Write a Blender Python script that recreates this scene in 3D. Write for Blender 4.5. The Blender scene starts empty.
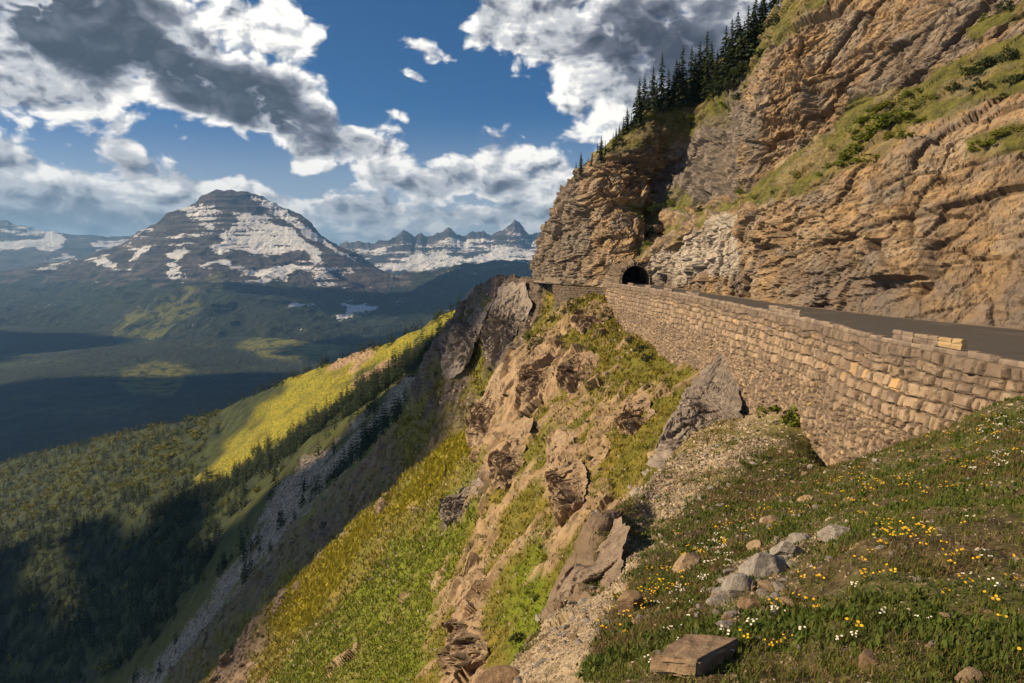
import bpy, bmesh, math, random
import numpy as np
from mathutils import Vector, Matrix
random.seed(7)
RNG = np.random.default_rng(11)
SC = bpy.context.scene
COL = SC.collection

# ------------------------------------------------------------------ camera
F = 683.0
TILT = math.atan((341.5 - 262.0) / F)
cam_d = bpy.data.cameras.new("camera")
cam = bpy.data.objects.new("camera", cam_d)
COL.objects.link(cam)
cam_d.sensor_width = 36.0
cam_d.lens = 36.0 * F / 1024.0
cam_d.clip_start = 0.05
cam_d.clip_end = 120000.0
cam.location = (0, 0, 0)
cam.rotation_euler = (math.pi / 2 - TILT, 0, 0)
SC.camera = cam
CT, ST = math.cos(TILT), math.sin(TILT)


def at(px, py, Y):
    """world point whose distance north of the viewpoint is Y metres"""
    px = np.asarray(px, float); py = np.asarray(py, float); Y = np.asarray(Y, float)
    a = (px - 512.0) / F
    b = (341.5 - py) / F
    dy = CT + b * ST
    dz = -ST + b * CT
    s = Y / dy
    return np.stack(np.broadcast_arrays(a * s, Y, dz * s), -1)


def proj(P):
    P = np.asarray(P, float)
    d = P[..., 1] * CT - P[..., 2] * ST
    u = P[..., 1] * ST + P[..., 2] * CT
    d = np.where(np.abs(d) < 1e-6, 1e-6, d)
    return 512 + F * P[..., 0] / d, 341.5 - F * u / d


def depth_on_plane(px, py, z):
    b = (341.5 - py) / F
    return z * (CT + b * ST) / (-ST + b * CT)


# ------------------------------------------------------------------ numpy noise
def _hash(ix, iy, iz, seed):
    h = (ix.astype(np.int64) * 374761393 + iy.astype(np.int64) * 668265263 + iz.astype(np.int64) * 2147483647 + seed * 974634777) & 0xFFFFFFFF
    h = ((h ^ (h >> 13)) * 1274126177) & 0xFFFFFFFF
    h = ((h ^ (h >> 16)) * 2246822519) & 0xFFFFFFFF
    h = h ^ (h >> 15)
    return h


def vnoise(P, seed=0):
    """value noise in -1..1"""
    i = np.floor(P)
    f = P - i
    f = f * f * f * (f * (f * 6 - 15) + 10)
    i = i.astype(np.int64)
    r = np.zeros(P.shape[0])
    for dx in (0, 1):
        wx = f[:, 0] if dx else 1 - f[:, 0]
        for dy in (0, 1):
            wy = f[:, 1] if dy else 1 - f[:, 1]
            for dz in (0, 1):
                wz = f[:, 2] if dz else 1 - f[:, 2]
                r += wx * wy * wz * (_hash(i[:, 0] + dx, i[:, 1] + dy, i[:, 2] + dz, seed) / 2147483648.0 - 1.0)
    return r


ROT = np.array([[0.36, 0.48, -0.8], [-0.8, 0.6, 0.0], [0.48, 0.64, 0.6]])


def fbm(P, wl, octaves=5, gain=0.5, lac=2.03, seed=0, ridged=False, spacing=None):
    """sum of octaves, first wavelength wl metres; octaves finer than the mesh fade out"""
    Q = P / wl
    a, tot, r = 1.0, 0.0, np.zeros(P.shape[0])
    w = wl
    for k in range(octaves):
        n = vnoise(Q + 17.3 * k, seed + k)
        if ridged:
            n = 1 - 2 * np.abs(n)
        if spacing is not None:
            n = n * np.clip(w / (3.0 * spacing) - 0.5, 0, 1)
        r += a * n
        tot += a
        a *= gain
        w /= lac
        Q = Q @ ROT.T * lac
    return r / tot


def voronoi(P, seed=0, facets=False):
    """F1, F2, a random number of the nearest cell and the height of its tilted facet"""
    i = np.floor(P).astype(np.int64)
    f1 = np.full(P.shape[0], 9.0); f2 = np.full(P.shape[0], 9.0); cid = np.zeros(P.shape[0]); tilt = np.zeros(P.shape[0])
    for dx in (-1, 0, 1):
        for dy in (-1, 0, 1):
            for dz in (-1, 0, 1):
                c0, c1, c2 = i[:, 0] + dx, i[:, 1] + dy, i[:, 2] + dz
                h = _hash(c0, c1, c2, seed)
                a = (h & 1023) / 1023.0; b = ((h >> 10) & 1023) / 1023.0; c = ((h >> 20) & 1023) / 1023.0
                ex, ey, ez = P[:, 0] - c0 - a, P[:, 1] - c1 - b, P[:, 2] - c2 - c
                d = np.sqrt(ex * ex + ey * ey + ez * ez)
                near = d < f1
                f2 = np.where(near, f1, np.minimum(f2, d))
                cid = np.where(near, ((h * 7919) & 0xFFFF) / 65535.0, cid)
                if facets:
                    h2 = (h * 48271) & 0xFFFFFF
                    tilt = np.where(near, ex * ((h2 & 255) / 127.5 - 1) + ey * (((h2 >> 8) & 255) / 127.5 - 1) + ez * (((h2 >> 16) & 255) / 127.5 - 1), tilt)
                f1 = np.where(near, d, f1)
    return (f1, f2, cid, tilt) if facets else (f1, f2, cid)


def smooth(a, b, x):
    t = np.clip((x - a) / (b - a), 0, 1)
    return t * t * (3 - 2 * t)


def pchip(x, y, xq):
    x = np.asarray(x, float); y = np.asarray(y, float)
    h = np.diff(x); d = np.diff(y) / h
    m = np.zeros_like(y)
    m[0], m[-1] = d[0], d[-1]
    for k in range(1, len(x) - 1):
        if d[k - 1] * d[k] > 0:
            w1, w2 = 2 * h[k] + h[k - 1], h[k] + 2 * h[k - 1]
            m[k] = (w1 + w2) / (w1 / d[k - 1] + w2 / d[k])
    xq = np.clip(xq, x[0], x[-1])
    k = np.clip(np.searchsorted(x, xq) - 1, 0, len(x) - 2)
    t = (xq - x[k]) / h[k]
    return (y[k] * (1 + 2 * t) * (1 - t) ** 2 + m[k] * h[k] * t * (1 - t) ** 2 + y[k + 1] * t * t * (3 - 2 * t) + m[k + 1] * h[k] * t * t * (t - 1))


def in_poly(px, py, poly):
    r = np.zeros(px.shape, bool)
    n = len(poly)
    for i in range(n):
        x0, y0 = poly[i]; x1, y1 = poly[(i + 1) % n]
        if y0 == y1:
            continue
        c = ((y0 > py) != (y1 > py)) & (px < (x1 - x0) * (py - y0) / (y1 - y0) + x0)
        r ^= c
    return r


def grid_normals(G):
    du = np.gradient(G, axis=0); dv = np.gradient(G, axis=1)
    n = np.cross(du, dv)
    n /= np.linalg.norm(n, axis=-1, keepdims=True) + 1e-12
    return n


def blur(G, it=1):
    for _ in range(it):
        H = G.copy()
        H[1:-1] = 0.25 * G[:-2] + 0.5 * G[1:-1] + 0.25 * G[2:]
        G = H.copy()
        G[:, 1:-1] = 0.25 * H[:, :-2] + 0.5 * H[:, 1:-1] + 0.25 * H[:, 2:]
    return G


# ------------------------------------------------------------------ object helpers
def link(o, parent=None):
    COL.objects.link(o)
    if parent is not None:
        o.parent = parent
    return o


def tag(o, label=None, cat=None, group=None, kind=None):
    if label: o["label"] = label
    if cat: o["category"] = cat
    if group: o["group"] = group
    if kind: o["kind"] = kind
    return o


def empty(name, loc, rz=0.0):
    o = bpy.data.objects.new(name, None)
    o.location = loc; o.rotation_euler = (0, 0, rz); o.empty_display_size = 0.3
    return link(o)


def mesh_arrays(name, V, Q, mat, attrs=None, mat_idx=None, smooth_shade=False):
    """mesh from numpy arrays; Q is (n,3) or (n,4), or a list of both"""
    me = bpy.data.meshes.new(name)
    V = np.asarray(V, np.float32)
    Qs = Q if isinstance(Q, list) else [Q]
    Qs = [np.asarray(q, np.int32) for q in Qs if len(q)]
    me.vertices.add(len(V)); me.vertices.foreach_set("co", V.ravel())
    li = np.concatenate([q.ravel() for q in Qs])
    sizes = np.concatenate([np.full(len(q), q.shape[1], np.int32) for q in Qs])
    me.loops.add(len(li)); me.loops.foreach_set("vertex_index", li)
    st = np.zeros(len(sizes), np.int32); st[1:] = np.cumsum(sizes)[:-1]
    me.polygons.add(len(sizes)); me.polygons.foreach_set("loop_start", st); me.polygons.foreach_set("loop_total", sizes)
    for m in (mat if isinstance(mat, (list, tuple)) else [mat]):
        me.materials.append(m)
    if mat_idx is not None:
        me.polygons.foreach_set("material_index", np.asarray(mat_idx, np.int32))
    me.polygons.foreach_set("use_smooth", np.full(len(sizes), smooth_shade, bool))
    for k, a in (attrs or {}).items():
        a = np.asarray(a, np.float32)
        if a.ndim == 1:
            at_ = me.attributes.new(k, 'FLOAT', 'POINT'); at_.data.foreach_set("value", a)
        else:
            at_ = me.attributes.new(k, 'FLOAT_VECTOR', 'POINT'); at_.data.foreach_set("vector", a.ravel())
    me.update(calc_edges=True)
    return me


def grid_quads(n, m):
    i = np.arange(n * m).reshape(n, m)
    return np.stack([i[:-1, :-1], i[1:, :-1], i[1:, 1:], i[:-1, 1:]], -1).reshape(-1, 4)


def obj(name, me, parent=None):
    return link(bpy.data.objects.new(name, me), parent)


def bm_obj(name, bm, mat, parent=None, smooth_shade=False):
    me = bpy.data.meshes.new(name)
    bm.normal_update()
    bm.to_mesh(me); bm.free()
    for m in (mat if isinstance(mat, (list, tuple)) else [mat]):
        me.materials.append(m)
    for p in me.polygons:
        p.use_smooth = smooth_shade
    return obj(name, me, parent)


# ------------------------------------------------------------------ node helpers
class NT:
    def __init__(self, tree):
        self.t = tree; self.n = tree.nodes; self.l = tree.links

    def new(self, typ, **kw):
        nd = self.n.new(typ)
        for k, v in kw.items():
            setattr(nd, k, v)
        return nd

    def put(self, sock, v):
        if v is None: return
        if isinstance(v, bpy.types.NodeSocket): self.l.new(v, sock)
        else: sock.default_value = v

    def math(self, op, a, b=None, c=None, clamp=False):
        nd = self.new('ShaderNodeMath', operation=op, use_clamp=clamp)
        self.put(nd.inputs[0], a); self.put(nd.inputs[1], b); self.put(nd.inputs[2], c)
        return nd.outputs[0]

    def add(self, a, b): return self.math('ADD', a, b)
    def sub(self, a, b): return self.math('SUBTRACT', a, b)
    def mul(self, a, b, clamp=False): return self.math('MULTIPLY', a, b, clamp=clamp)

    def sstep(self, a, b, x, lo=0.0, hi=1.0):
        nd = self.new('ShaderNodeMapRange', interpolation_type='SMOOTHSTEP')
        self.put(nd.inputs['Value'], x); self.put(nd.inputs['From Min'], a); self.put(nd.inputs['From Max'], b)
        self.put(nd.inputs['To Min'], lo); self.put(nd.inputs['To Max'], hi)
        return nd.outputs[0]

    def mix(self, f, a, b, mode='MIX'):
        nd = self.new('ShaderNodeMix', data_type='RGBA', blend_type=mode)
        self.put(nd.inputs['Factor'], f)
        for s, v in ((nd.inputs['A'], a), (nd.inputs['B'], b)): pass
        ins = [s for s in nd.inputs if s.type == 'RGBA']
        self.put(ins[0], a if isinstance(a, bpy.types.NodeSocket) else (*a, 1.0)[:4])
        self.put(ins[1], b if isinstance(b, bpy.types.NodeSocket) else (*b, 1.0)[:4])
        return [s for s in nd.outputs if s.type == 'RGBA'][0]

    def noise(self, vec, scale, detail=4.0, rough=0.55, dist=0.0, color=False):
        nd = self.new('ShaderNodeTexNoise')
        self.put(nd.inputs['Vector'], vec); nd.inputs['Scale'].default_value = scale
        nd.inputs['Detail'].default_value = detail; nd.inputs['Roughness'].default_value = rough
        nd.inputs['Distortion'].default_value = dist
        return nd.outputs['Color'] if color else nd.outputs['Fac']

    def voro(self, vec, scale, feature='F1', out='Distance'):
        nd = self.new('ShaderNodeTexVoronoi', feature=feature)
        self.put(nd.inputs['Vector'], vec); nd.inputs['Scale'].default_value = scale
        return nd.outputs[out]

    def attr(self, name):
        return self.new('ShaderNodeAttribute', attribute_name=name).outputs['Fac']

    def pos(self):
        return self.new('ShaderNodeTexCoord').outputs['Object']

    def mapping(self, vec, scale=(1, 1, 1), rot=(0, 0, 0)):
        nd = self.new('ShaderNodeMapping')
        self.l.new(vec, nd.inputs['Vector']); nd.inputs['Scale'].default_value = scale; nd.inputs['Rotation'].default_value = rot
        return nd.outputs[0]

    def bump(self, h, strength=0.5, dist=0.1, normal=None):
        nd = self.new('ShaderNodeBump')
        self.put(nd.inputs['Height'], h); nd.inputs['Strength'].default_value = strength; nd.inputs['Distance'].default_value = dist
        if normal is not None: self.l.new(normal, nd.inputs['Normal'])
        return nd.outputs[0]


def material(name):
    m = bpy.data.materials.new(name); m.use_nodes = True
    t = NT(m.node_tree)
    b = t.n['Principled BSDF']
    b.inputs['Roughness'].default_value = 0.9
    b.inputs['Specular IOR Level'].default_value = 0.25
    return m, t, b


def leaf_material(name, c0, c1, c2, scale=0.6, transl=0.25):
    m, t, b = material(name)
    p = t.new('ShaderNodeNewGeometry')
    oi = t.new('ShaderNodeObjectInfo')
    n = t.noise(p.outputs['Position'], scale, 3)
    f = t.add(t.mul(p.outputs['Random Per Island'], 0.65), t.mul(t.sstep(0.35, 0.65, n), 0.35))
    c = t.mix(f, c0, c1)
    c = t.mix(t.mul(t.sstep(0.55, 1.0, oi.outputs['Random']), 0.7), c, c2)
    t.l.new(c, b.inputs['Base Color'])
    b.inputs['Roughness'].default_value = 0.75
    if transl:
        tr = t.new('ShaderNodeBsdfTranslucent'); t.l.new(c, tr.inputs['Color'])
        mx = t.new('ShaderNodeMixShader'); mx.inputs[0].default_value = transl
        t.l.new(b.outputs[0], mx.inputs[1]); t.l.new(tr.outputs[0], mx.inputs[2])
        t.l.new(mx.outputs[0], t.n['Material Output'].inputs['Surface'])
    return m
# ================================================================== THE HILLSIDE
# outer edge of the road, on top of its retaining wall
WTOP = -5.55
wpx = [(617, 283.2), (650, 287.8), (700, 296), (740, 304), (770, 310), (830, 322.5), (890, 337), (960, 349), (1024, 360.5)]
wl = [at(x, y, depth_on_plane(x, y, WTOP)) for x, y in wpx]
wl = np.array(wl)[:, :2]
wl = np.concatenate([[[27.0, 193.0]], wl, [[30.6, 28.0], [32.5, 16.0], [36.0, 3.0], [41.0, -12.0]]])
# lines that run across the slope, nearest first: {column: (height in the view, metres north)}
Z9 = lambda px, Y, z=-9.5: (262 - z * 683.0 / Y, Y)
LINES = [
 {-600: (1300, 2.6), 300: (1150, 2.6), 700: (1050, 2.6), 1024: (980, 2.6), 1700: (900, 2.6)},
 {-600: (1100, 9), 300: (800, 9), 500: (720, 7.6), 600: (694, 6.4), 690: (683, 5.5), 800: (683, 5.2), 1024: (683, 4.6), 1700: (640, 5)},
 {-600: (1120, 12), 300: (805, 12), 500: (702, 11.5), 560: (670, 10.2), 640: (648, 8.8), 700: (620, 8.4), 800: (575, 9.3), 900: (545, 8.8), 1024: (548, 8.2), 1700: (490, 7)},
 {-600: (1140, 15), 300: (815, 14.8), 480: (706, 14.2), 520: (670, 13.6), 560: (642, 14), 600: (614, 16), 640: (590, 19), 700: (545, 25), 780: (494, 36), 830: (469, 44), 930: (432, 40), 1024: (399, 34), 1700: (340, 20)},
 {-600: (1190, 18), 300: (835, 18), 500: (690, 18), 540: (645, 21), 562: (630, 24), 580: (615, 25), 600: (603, 24.5), 620: (586, 24.5), 632: (562, 26.5), 650: (530, 34), 700: (478, 45), 740: (446, 53), 780: (436, 60), 808: (446, 61), 830: (471, 59), 930: (446, 50), 1024: (414, 42), 1700: (350, 30)},
 {-600: (1230, 21), 300: (850, 20), 500: (695, 21), 540: (642, 26), 552: (636, 29), 562: (592, 31), 576: (552, 31.5), 592: (526, 31.5), 606: (516, 32), 620: (511, 34.5), 640: (494, 42.5), 660: (472, 51), 700: (438, 66), 740: (416, 81), 780: (414, 71), 808: (426, 65), 830: (474, 61), 930: (452, 54), 1024: (420, 46), 1700: (360, 36)},
 {-600: (1300, 40), 300: (960, 36), 500: (790, 34), 540: (730, 36), 562: (690, 40), 592: (590, 46), 620: (535, 54), 640: (505, 60), 660: (478, 66), 700: (437, 74), 740: (416, 84), 780: (416, 73), 808: (428, 66), 830: (474, 62), 930: (445, 60), 1024: (420, 52), 1700: (360, 40)},
 {-600: (1300, 200), 100: (860, 190), 200: (775, 170), 250: (745, 148), 300: (725, 122), 350: (702, 103), 400: (697, 84), 440: (690, 72), 480: (668, 66), 520: (655, 60), 560: (602, 65), 590: (546, 72), 620: (510, 76), 640: (481, 79), 660: (456, 83), 690: (427, 87), 740: (415, 88), 780: (410, 78), 830: (400, 76), 930: Z9(0, 66, -13), 1024: Z9(0, 58, -13), 1700: (360, 44)},
 {-600: (1220, 262), 100: (775, 258), 200: (722, 240), 250: (692, 214), 300: (662, 188), 350: (642, 160), 400: (622, 138), 440: (600, 122), 480: (558, 112), 520: (520, 102), 560: (480, 100), 600: (438, 104), 640: (392, 112), 670: (375, 113), 700: (372, 106), 760: Z9(0, 96, -13), 830: Z9(0, 84, -12), 930: Z9(0, 78), 1024: Z9(0, 70), 1700: (330, 54)},
 {-600: (1230, 280), 100: (778, 270), 200: (704, 262), 250: (664, 250), 300: (630, 236), 350: (590, 208), 400: (552, 184), 440: (508, 174), 480: (452, 168), 500: (432, 158), 520: (412, 155), 560: (372, 160), 600: (338, 163), 620: (334, 165), 640: (340, 150), 670: (357, 130), 700: (368, 112), 760: Z9(0, 104, -12), 830: Z9(0, 92), 930: Z9(0, 86), 1024: Z9(0, 80), 1700: (320, 66)},
 {-600: (1250, 300), 0: (860, 290), 100: (776, 280), 200: (684, 270), 250: (626, 266), 270: (602, 262), 300: (576, 256), 330: (547, 251), 350: (528, 246), 380: (501, 240), 400: (481, 235), 420: (461, 226), 440: (446, 216), 470: (425, 201), 480: (413, 196), 500: (384, 191), 520: (351, 190), 540: (334, 190), 560: (317, 190), 580: (301, 194), 600: (299, 192), 620: (317, 179), 640: (332, 158), 670: (348, 136), 700: (350, 124), 760: Z9(0, 112), 1024: Z9(0, 100), 1700: (310, 90)},
 {-600: (1350, 340), 0: (900, 330), 100: (812, 320), 200: (706, 312), 250: (658, 308), 300: (612, 300), 350: (562, 290), 400: (522, 280), 440: (492, 268), 470: (462, 258), 500: (420, 244), 520: (386, 236), 540: (352, 226), 560: (328, 218), 580: (304, 212), 600: (294, 208), 620: Z9(0, 196, -12), 640: Z9(0, 190, -11), 700: Z9(0, 180), 1024: Z9(0, 150), 1700: (310, 120)},
 {-600: (1330, 360), 0: (860, 350), 100: (770, 345), 200: (642, 340), 250: (602, 335), 300: (560, 326), 350: (518, 314), 400: (466, 300), 440: (424, 288), 470: (396, 276), 500: (368, 262), 520: (346, 254), 540: (324, 246), 560: (308, 238), 580: (292, 230), 600: (287, 224), 620: Z9(0, 212, -10), 700: Z9(0, 200), 1024: Z9(0, 180), 1700: (310, 150)},
 {-600: (1300, 420), 0: (830, 410), 100: (742, 402), 150: (692, 397), 200: (632, 391), 250: (572, 386), 300: (521, 372), 350: (471, 352), 380: (441, 334), 400: (419, 326), 420: (376, 325), 430: (352, 322), 440: (339, 320), 450: (323, 318), 460: (308, 315), 470: (294, 310), 480: (286, 302), 500: (279.5, 286), 520: (278.5, 272), 540: (279, 258), 560: (279.5, 250), 580: (280, 242), 600: (281, 234), 620: Z9(0, 224, -8), 700: Z9(0, 215), 1024: Z9(0, 215), 1700: (310, 200)},
 {-600: (1290, 470), 0: (825, 456), 100: (737, 450), 200: (622, 442), 250: (562, 436), 300: (511, 422), 350: (463, 404), 380: (434, 392), 400: (417, 388), 420: (396, 388), 440: (364, 394), 460: (346, 398), 480: (332, 398), 500: (318, 392), 540: (306, 380), 600: (296, 360), 640: Z9(0, 330, -14), 1024: Z9(0, 330), 1700: (310, 330)},
 {-600: (1230, 620), 0: (742, 565), 100: (662, 553), 150: (612, 547), 200: (562, 540), 250: (512, 530), 300: (467, 520), 350: (427, 502), 400: (387, 484), 440: (351, 480), 480: (326, 480), 500: (312, 480), 600: (302, 480), 1024: Z9(0, 480), 1700: (310, 480)},
 {-600: (900, 900), 0: (562, 830), 100: (526, 784), 150: (506, 752), 200: (486, 722), 250: (465, 692), 300: (431, 662), 350: (401, 632), 400: (371, 602), 440: (342, 580), 470: (318, 570), 500: (303, 560), 600: (296, 560), 1024: Z9(0, 560), 1700: (310, 560)},
 {-600: (700, 2000), -300: (562, 1900), -100: (491, 1700), 0: (461, 1550), 50: (448, 1425), 100: (436, 1300), 150: (426, 1185), 200: (416, 1080), 250: (396, 982), 300: (373, 900), 350: (355, 832), 400: (335, 762), 440: (316, 690), 470: (303, 646), 500: (288, 624), 540: (288, 616), 600: (288, 610), 1024: Z9(0, 620), 1700: (310, 620)},
 {-600: (720, 2300), -300: (600, 2250), 0: (510, 1950), 100: (500, 1700), 200: (500, 1400), 300: (480, 1180), 400: (470, 1010), 500: (450, 860), 600: (440, 830), 1024: (440, 830), 1700: (440, 830)},
 {-600: (640, 3300), 0: (520, 2900), 200: (540, 2500), 300: (560, 2200), 400: (580, 1900), 500: (600, 1600), 600: (600, 1500), 1700: (600, 1500)},
]
STEPS = [26, 60, 70, 44, 30, 14, 44, 120, 84, 84, 16, 26, 56, 20, 46, 46, 60, 14, 8]
SX = np.concatenate([np.arange(-600, -40, 7.0), np.arange(-40, 1060, 1.6), np.arange(1060, 1701, 6.0)])


def loft(lines, steps, s, extra_blur=2, sharp=False, jag=0.0):
    rows = []
    for li_, L in enumerate(lines):
        ks = sorted(L)
        py = np.interp(s, ks, [L[k][0] for k in ks]) if sharp else pchip(ks, [L[k][0] for k in ks], s)
        if jag and li_ == len(lines) - 2:
            q = np.stack([s, np.full_like(s, jag * 31.7), np.zeros_like(s)], -1)
            py = py - jag * (fbm(q, 16.0, 4, gain=0.6, ridged=True, seed=61) + 0.25)
        ly = np.exp(pchip(ks, [math.log(L[k][1]) for k in ks], s))
        rows.append((py, np.log(ly)))
    PY, LY = [], []
    for i, n in enumerate(steps):
        for k in range(n):
            t = k / n
            PY.append(rows[i][0] * (1 - t) + rows[i + 1][0] * t)
            LY.append(rows[i][1] * (1 - t) + rows[i + 1][1] * t)
    PY.append(rows[-1][0]); LY.append(rows[-1][1])
    PY = np.array(PY).T if jag else blur(np.array(PY).T, extra_blur); LY = blur(np.array(LY).T, extra_blur)
    return PY, np.exp(LY)


HPY, HY = loft(LINES, STEPS, SX, 3)
HPX = np.repeat(SX[:, None], HPY.shape[1], 1)
HG = at(HPX, HPY, HY)
print("hillside grid", HG.shape)

# ------------------------------------------------------------------ what covers the slope where (0..1 masks)
sh = HG.shape[:2]
P0 = HG.reshape(-1, 3)
SP = (HY / 683.0 * 1.8).ravel()
LNS = np.stack([HPX.ravel() / 40.0, np.log(HY.ravel()) * 6.0, np.zeros(HPX.size)], -1)
wob = vnoise(LNS * 2.1, 5) * 7 + vnoise(LNS * 5.3, 6) * 4 + vnoise(LNS * 13, 16) * 2.5
wob2 = vnoise(LNS * 2.3, 8) * 7 + vnoise(LNS * 5.7, 9) * 4 + vnoise(LNS * 12, 19) * 2.5
QX, QY, QD = HPX.ravel() + wob, HPY.ravel() + wob2, HY.ravel()


def region(poly, d0, d1):
    return (in_poly(QX, QY, poly) & (QD > d0) & (QD < d1)).astype(float)


def soft(m, it=3):
    return np.clip(blur(m.reshape(sh), it).ravel(), 0, 1)


R_cliff = region([(545, 650), (556, 600), (556, 520), (575, 440), (590, 440), (600, 500), (624, 512), (600, 545), (590, 600), (570, 640)], 20.5, 33)
R_spire = region([(440, 720), (458, 620), (472, 566), (480, 560), (492, 600), (486, 640), (478, 720)], 58, 140) + region([(468, 440), (478, 410), (500, 372), (530, 345), (560, 350), (590, 362), (584, 384), (552, 392), (535, 412), (516, 436), (512, 470), (498, 490), (480, 470)], 120, 260)
R_cpatch = region([(548, 440), (560, 430), (580, 440), (586, 520), (560, 540), (548, 480)], 62, 140)
R_edge = region([(160, 720), (240, 615), (290, 575), (330, 530), (360, 492), (380, 478), (400, 486), (392, 510), (350, 540), (310, 580), (270, 640), (230, 720)], 200, 300)
R_knoll = region([(440, 520), (450, 495), (470, 470), (490, 460), (494, 480), (470, 505), (455, 530), (444, 540)], 100, 260)
R_knoll2 = region([(462, 445), (468, 410), (490, 395), (500, 410), (484, 430), (472, 445)], 150, 215)
R_butt = region([(425, 420), (405, 430), (420, 350), (450, 318), (470, 288), (500, 276), (600, 277), (600, 292), (545, 325), (520, 360), (505, 385), (470, 420), (440, 440)], 222, 345)
R_rib = region([(410, 425), (470, 400), (490, 420), (440, 446), (380, 500), (300, 575), (200, 690), (160, 690), (200, 632), (250, 572), (300, 522), (350, 472), (380, 442)], 262, 392)
R_scree = region([(445, 340), (468, 325), (450, 350), (430, 385), (400, 410), (372, 450), (330, 490), (290, 530), (262, 575), (225, 630), (170, 690), (130, 690), (190, 620), (225, 575), (262, 500), (300, 460), (340, 440), (390, 400), (420, 370)], 370, 545)
R_dirt = region([(622, 540), (630, 508), (655, 470), (700, 432), (740, 410), (800, 412), (812, 440), (780, 450), (730, 470), (690, 500), (660, 540), (640, 575), (610, 600)], 20, 92)
R_rubb = region([(470, 700), (520, 660), (560, 620), (600, 590), (625, 590), (612, 620), (600, 650), (585, 700)], 6, 23)
R_crestrock = region([(330, 360), (352, 350), (372, 345), (362, 365), (345, 376), (332, 378)], 700, 1000) + region([(352, 380), (385, 365), (420, 345), (428, 350), (395, 378), (362, 392)], 590, 760)
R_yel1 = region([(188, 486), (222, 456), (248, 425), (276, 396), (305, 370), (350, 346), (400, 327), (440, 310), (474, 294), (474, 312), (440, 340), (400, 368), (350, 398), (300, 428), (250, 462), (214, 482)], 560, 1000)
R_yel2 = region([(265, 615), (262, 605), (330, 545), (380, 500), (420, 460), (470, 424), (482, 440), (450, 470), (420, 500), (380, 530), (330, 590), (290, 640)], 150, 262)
R_lush = region([(262, 710), (300, 640), (350, 590), (400, 545), (440, 505), (478, 470), (484, 490), (462, 540), (445, 580), (430, 640), (405, 720)], 72, 240) + region([(505, 640), (515, 580), (530, 540), (556, 528), (556, 620), (540, 660), (510, 670)], 58, 110)
R_mead = (QD < 60) & (R_dirt + R_rubb + R_cliff < 0.5) & (QPYOK := (HPY.ravel() < 900))
n1 = fbm(P0, 7.0, 4, seed=40, spacing=SP)
n2 = fbm(P0, 40.0, 4, seed=44, spacing=SP)
n3 = fbm(P0, 1.3, 4, seed=47, spacing=SP)

# steepness of the undisturbed slope: only gullies and drops are bare
N0 = grid_normals(HG).reshape(-1, 3)
N0 *= np.sign(N0[:, 2:3] + 1e-9)
rock = soft(np.clip(R_cliff + R_spire + R_cpatch + R_edge + R_knoll + R_knoll2 + R_butt + R_rib + R_crestrock, 0, 1) * np.where(R_butt + R_rib + R_edge > 0, smooth(-0.42, -0.18, n2 + 0.6 * n1), 1.0), 3)
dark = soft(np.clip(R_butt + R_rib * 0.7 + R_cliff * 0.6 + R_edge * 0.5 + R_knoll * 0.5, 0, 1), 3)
scree = soft(R_scree * smooth(-0.30, 0.05, n2 + 0.5 * n1), 3)
dirt = soft(np.clip(R_dirt + R_rubb, 0, 1), 2)
hidden = ((QD > 22) & (QD < 60) & (HPX.ravel() < 590)).astype(float)
# outcrops that break through the turf of the middle slope
mid = smooth(60, 75, QD) * (1 - smooth(205, 230, QD)) * smooth(752, 715, HPX.ravel())
brk = mid * smooth(0.24, 0.40, fbm(P0 * np.array([1.0, 1.0, 0.45]), 9.0, 5, ridged=True, seed=71, spacing=SP) * 0.6 + n2 * 0.35)
field = soft(region([(262, 620), (300, 578), (335, 548), (380, 506), (420, 466), (470, 428), (484, 446), (470, 490), (448, 530), (440, 570), (428, 640), (410, 720), (270, 720)], 75, 262), 5)
rock = np.clip(rock + brk * 0.85, 0, 1) * (1 - 0.8 * field * (n1 < 0.28))
ribm = np.clip(rock - soft(R_rib, 2) * 0.35 * (n1 > -0.1), 0, 1)
rock = ribm
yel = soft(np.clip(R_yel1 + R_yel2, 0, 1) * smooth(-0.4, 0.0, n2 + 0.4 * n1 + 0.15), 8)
lush = soft(np.clip(R_lush, 0, 1), 6)
dirt = dirt * np.where(R_dirt > 0, 0.25 + 0.75 * smooth(-0.22, 0.12, fbm(P0, 4.5, 4, seed=49)), 1.0)

# ------------------------------------------------------------------ relief
stretch = P0 * np.array([1.0, 1.0, 0.45])
crag = fbm(stretch, 26.0, 8, gain=0.55, ridged=True, seed=3, spacing=SP)
crag2 = fbm(stretch + 90, 6.0, 6, gain=0.6, ridged=True, seed=23, spacing=SP)
sub = rock > 0.05
blk = np.zeros(len(P0)); blk2 = np.zeros(len(P0)); crk = np.ones(len(P0))
wp = P0[sub] + np.stack([fbm(P0[sub], 3.0, 2, seed=60 + k) for k in range(3)], -1) * 0.8
f1, f2, c, tl_ = voronoi(wp * np.array([1, 1, 0.5]) / 5.0, 3, True); blk[sub] = (c - 0.5) * 0.8 + tl_ * 0.9
f1, f2, c, tl_ = voronoi(wp * np.array([1, 1, 0.6]) / 1.7, 5, True); blk2[sub] = (c - 0.5) * 0.8 + tl_ * 0.9; crk[sub] = smooth(0.0, 0.14, f2 - f1)
ny = np.clip(HY.ravel() / 120.0, 0.1, 4.0)
big = np.clip(HY.ravel() / 150.0, 0, 1.6) * (1 + 0.7 * soft(R_spire, 4))
rock = np.clip(rock, 0, 1)
disp = rock * (crag * 1.7 * np.clip(big, 0.12, 1.6) + crag2 * 0.45 * np.clip(big, 0.3, 1.2) + blk * 2.0 * np.clip(big, 0.12, 1.2) + blk2 * 0.5 * np.clip(big, 0.25, 1.0))
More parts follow.
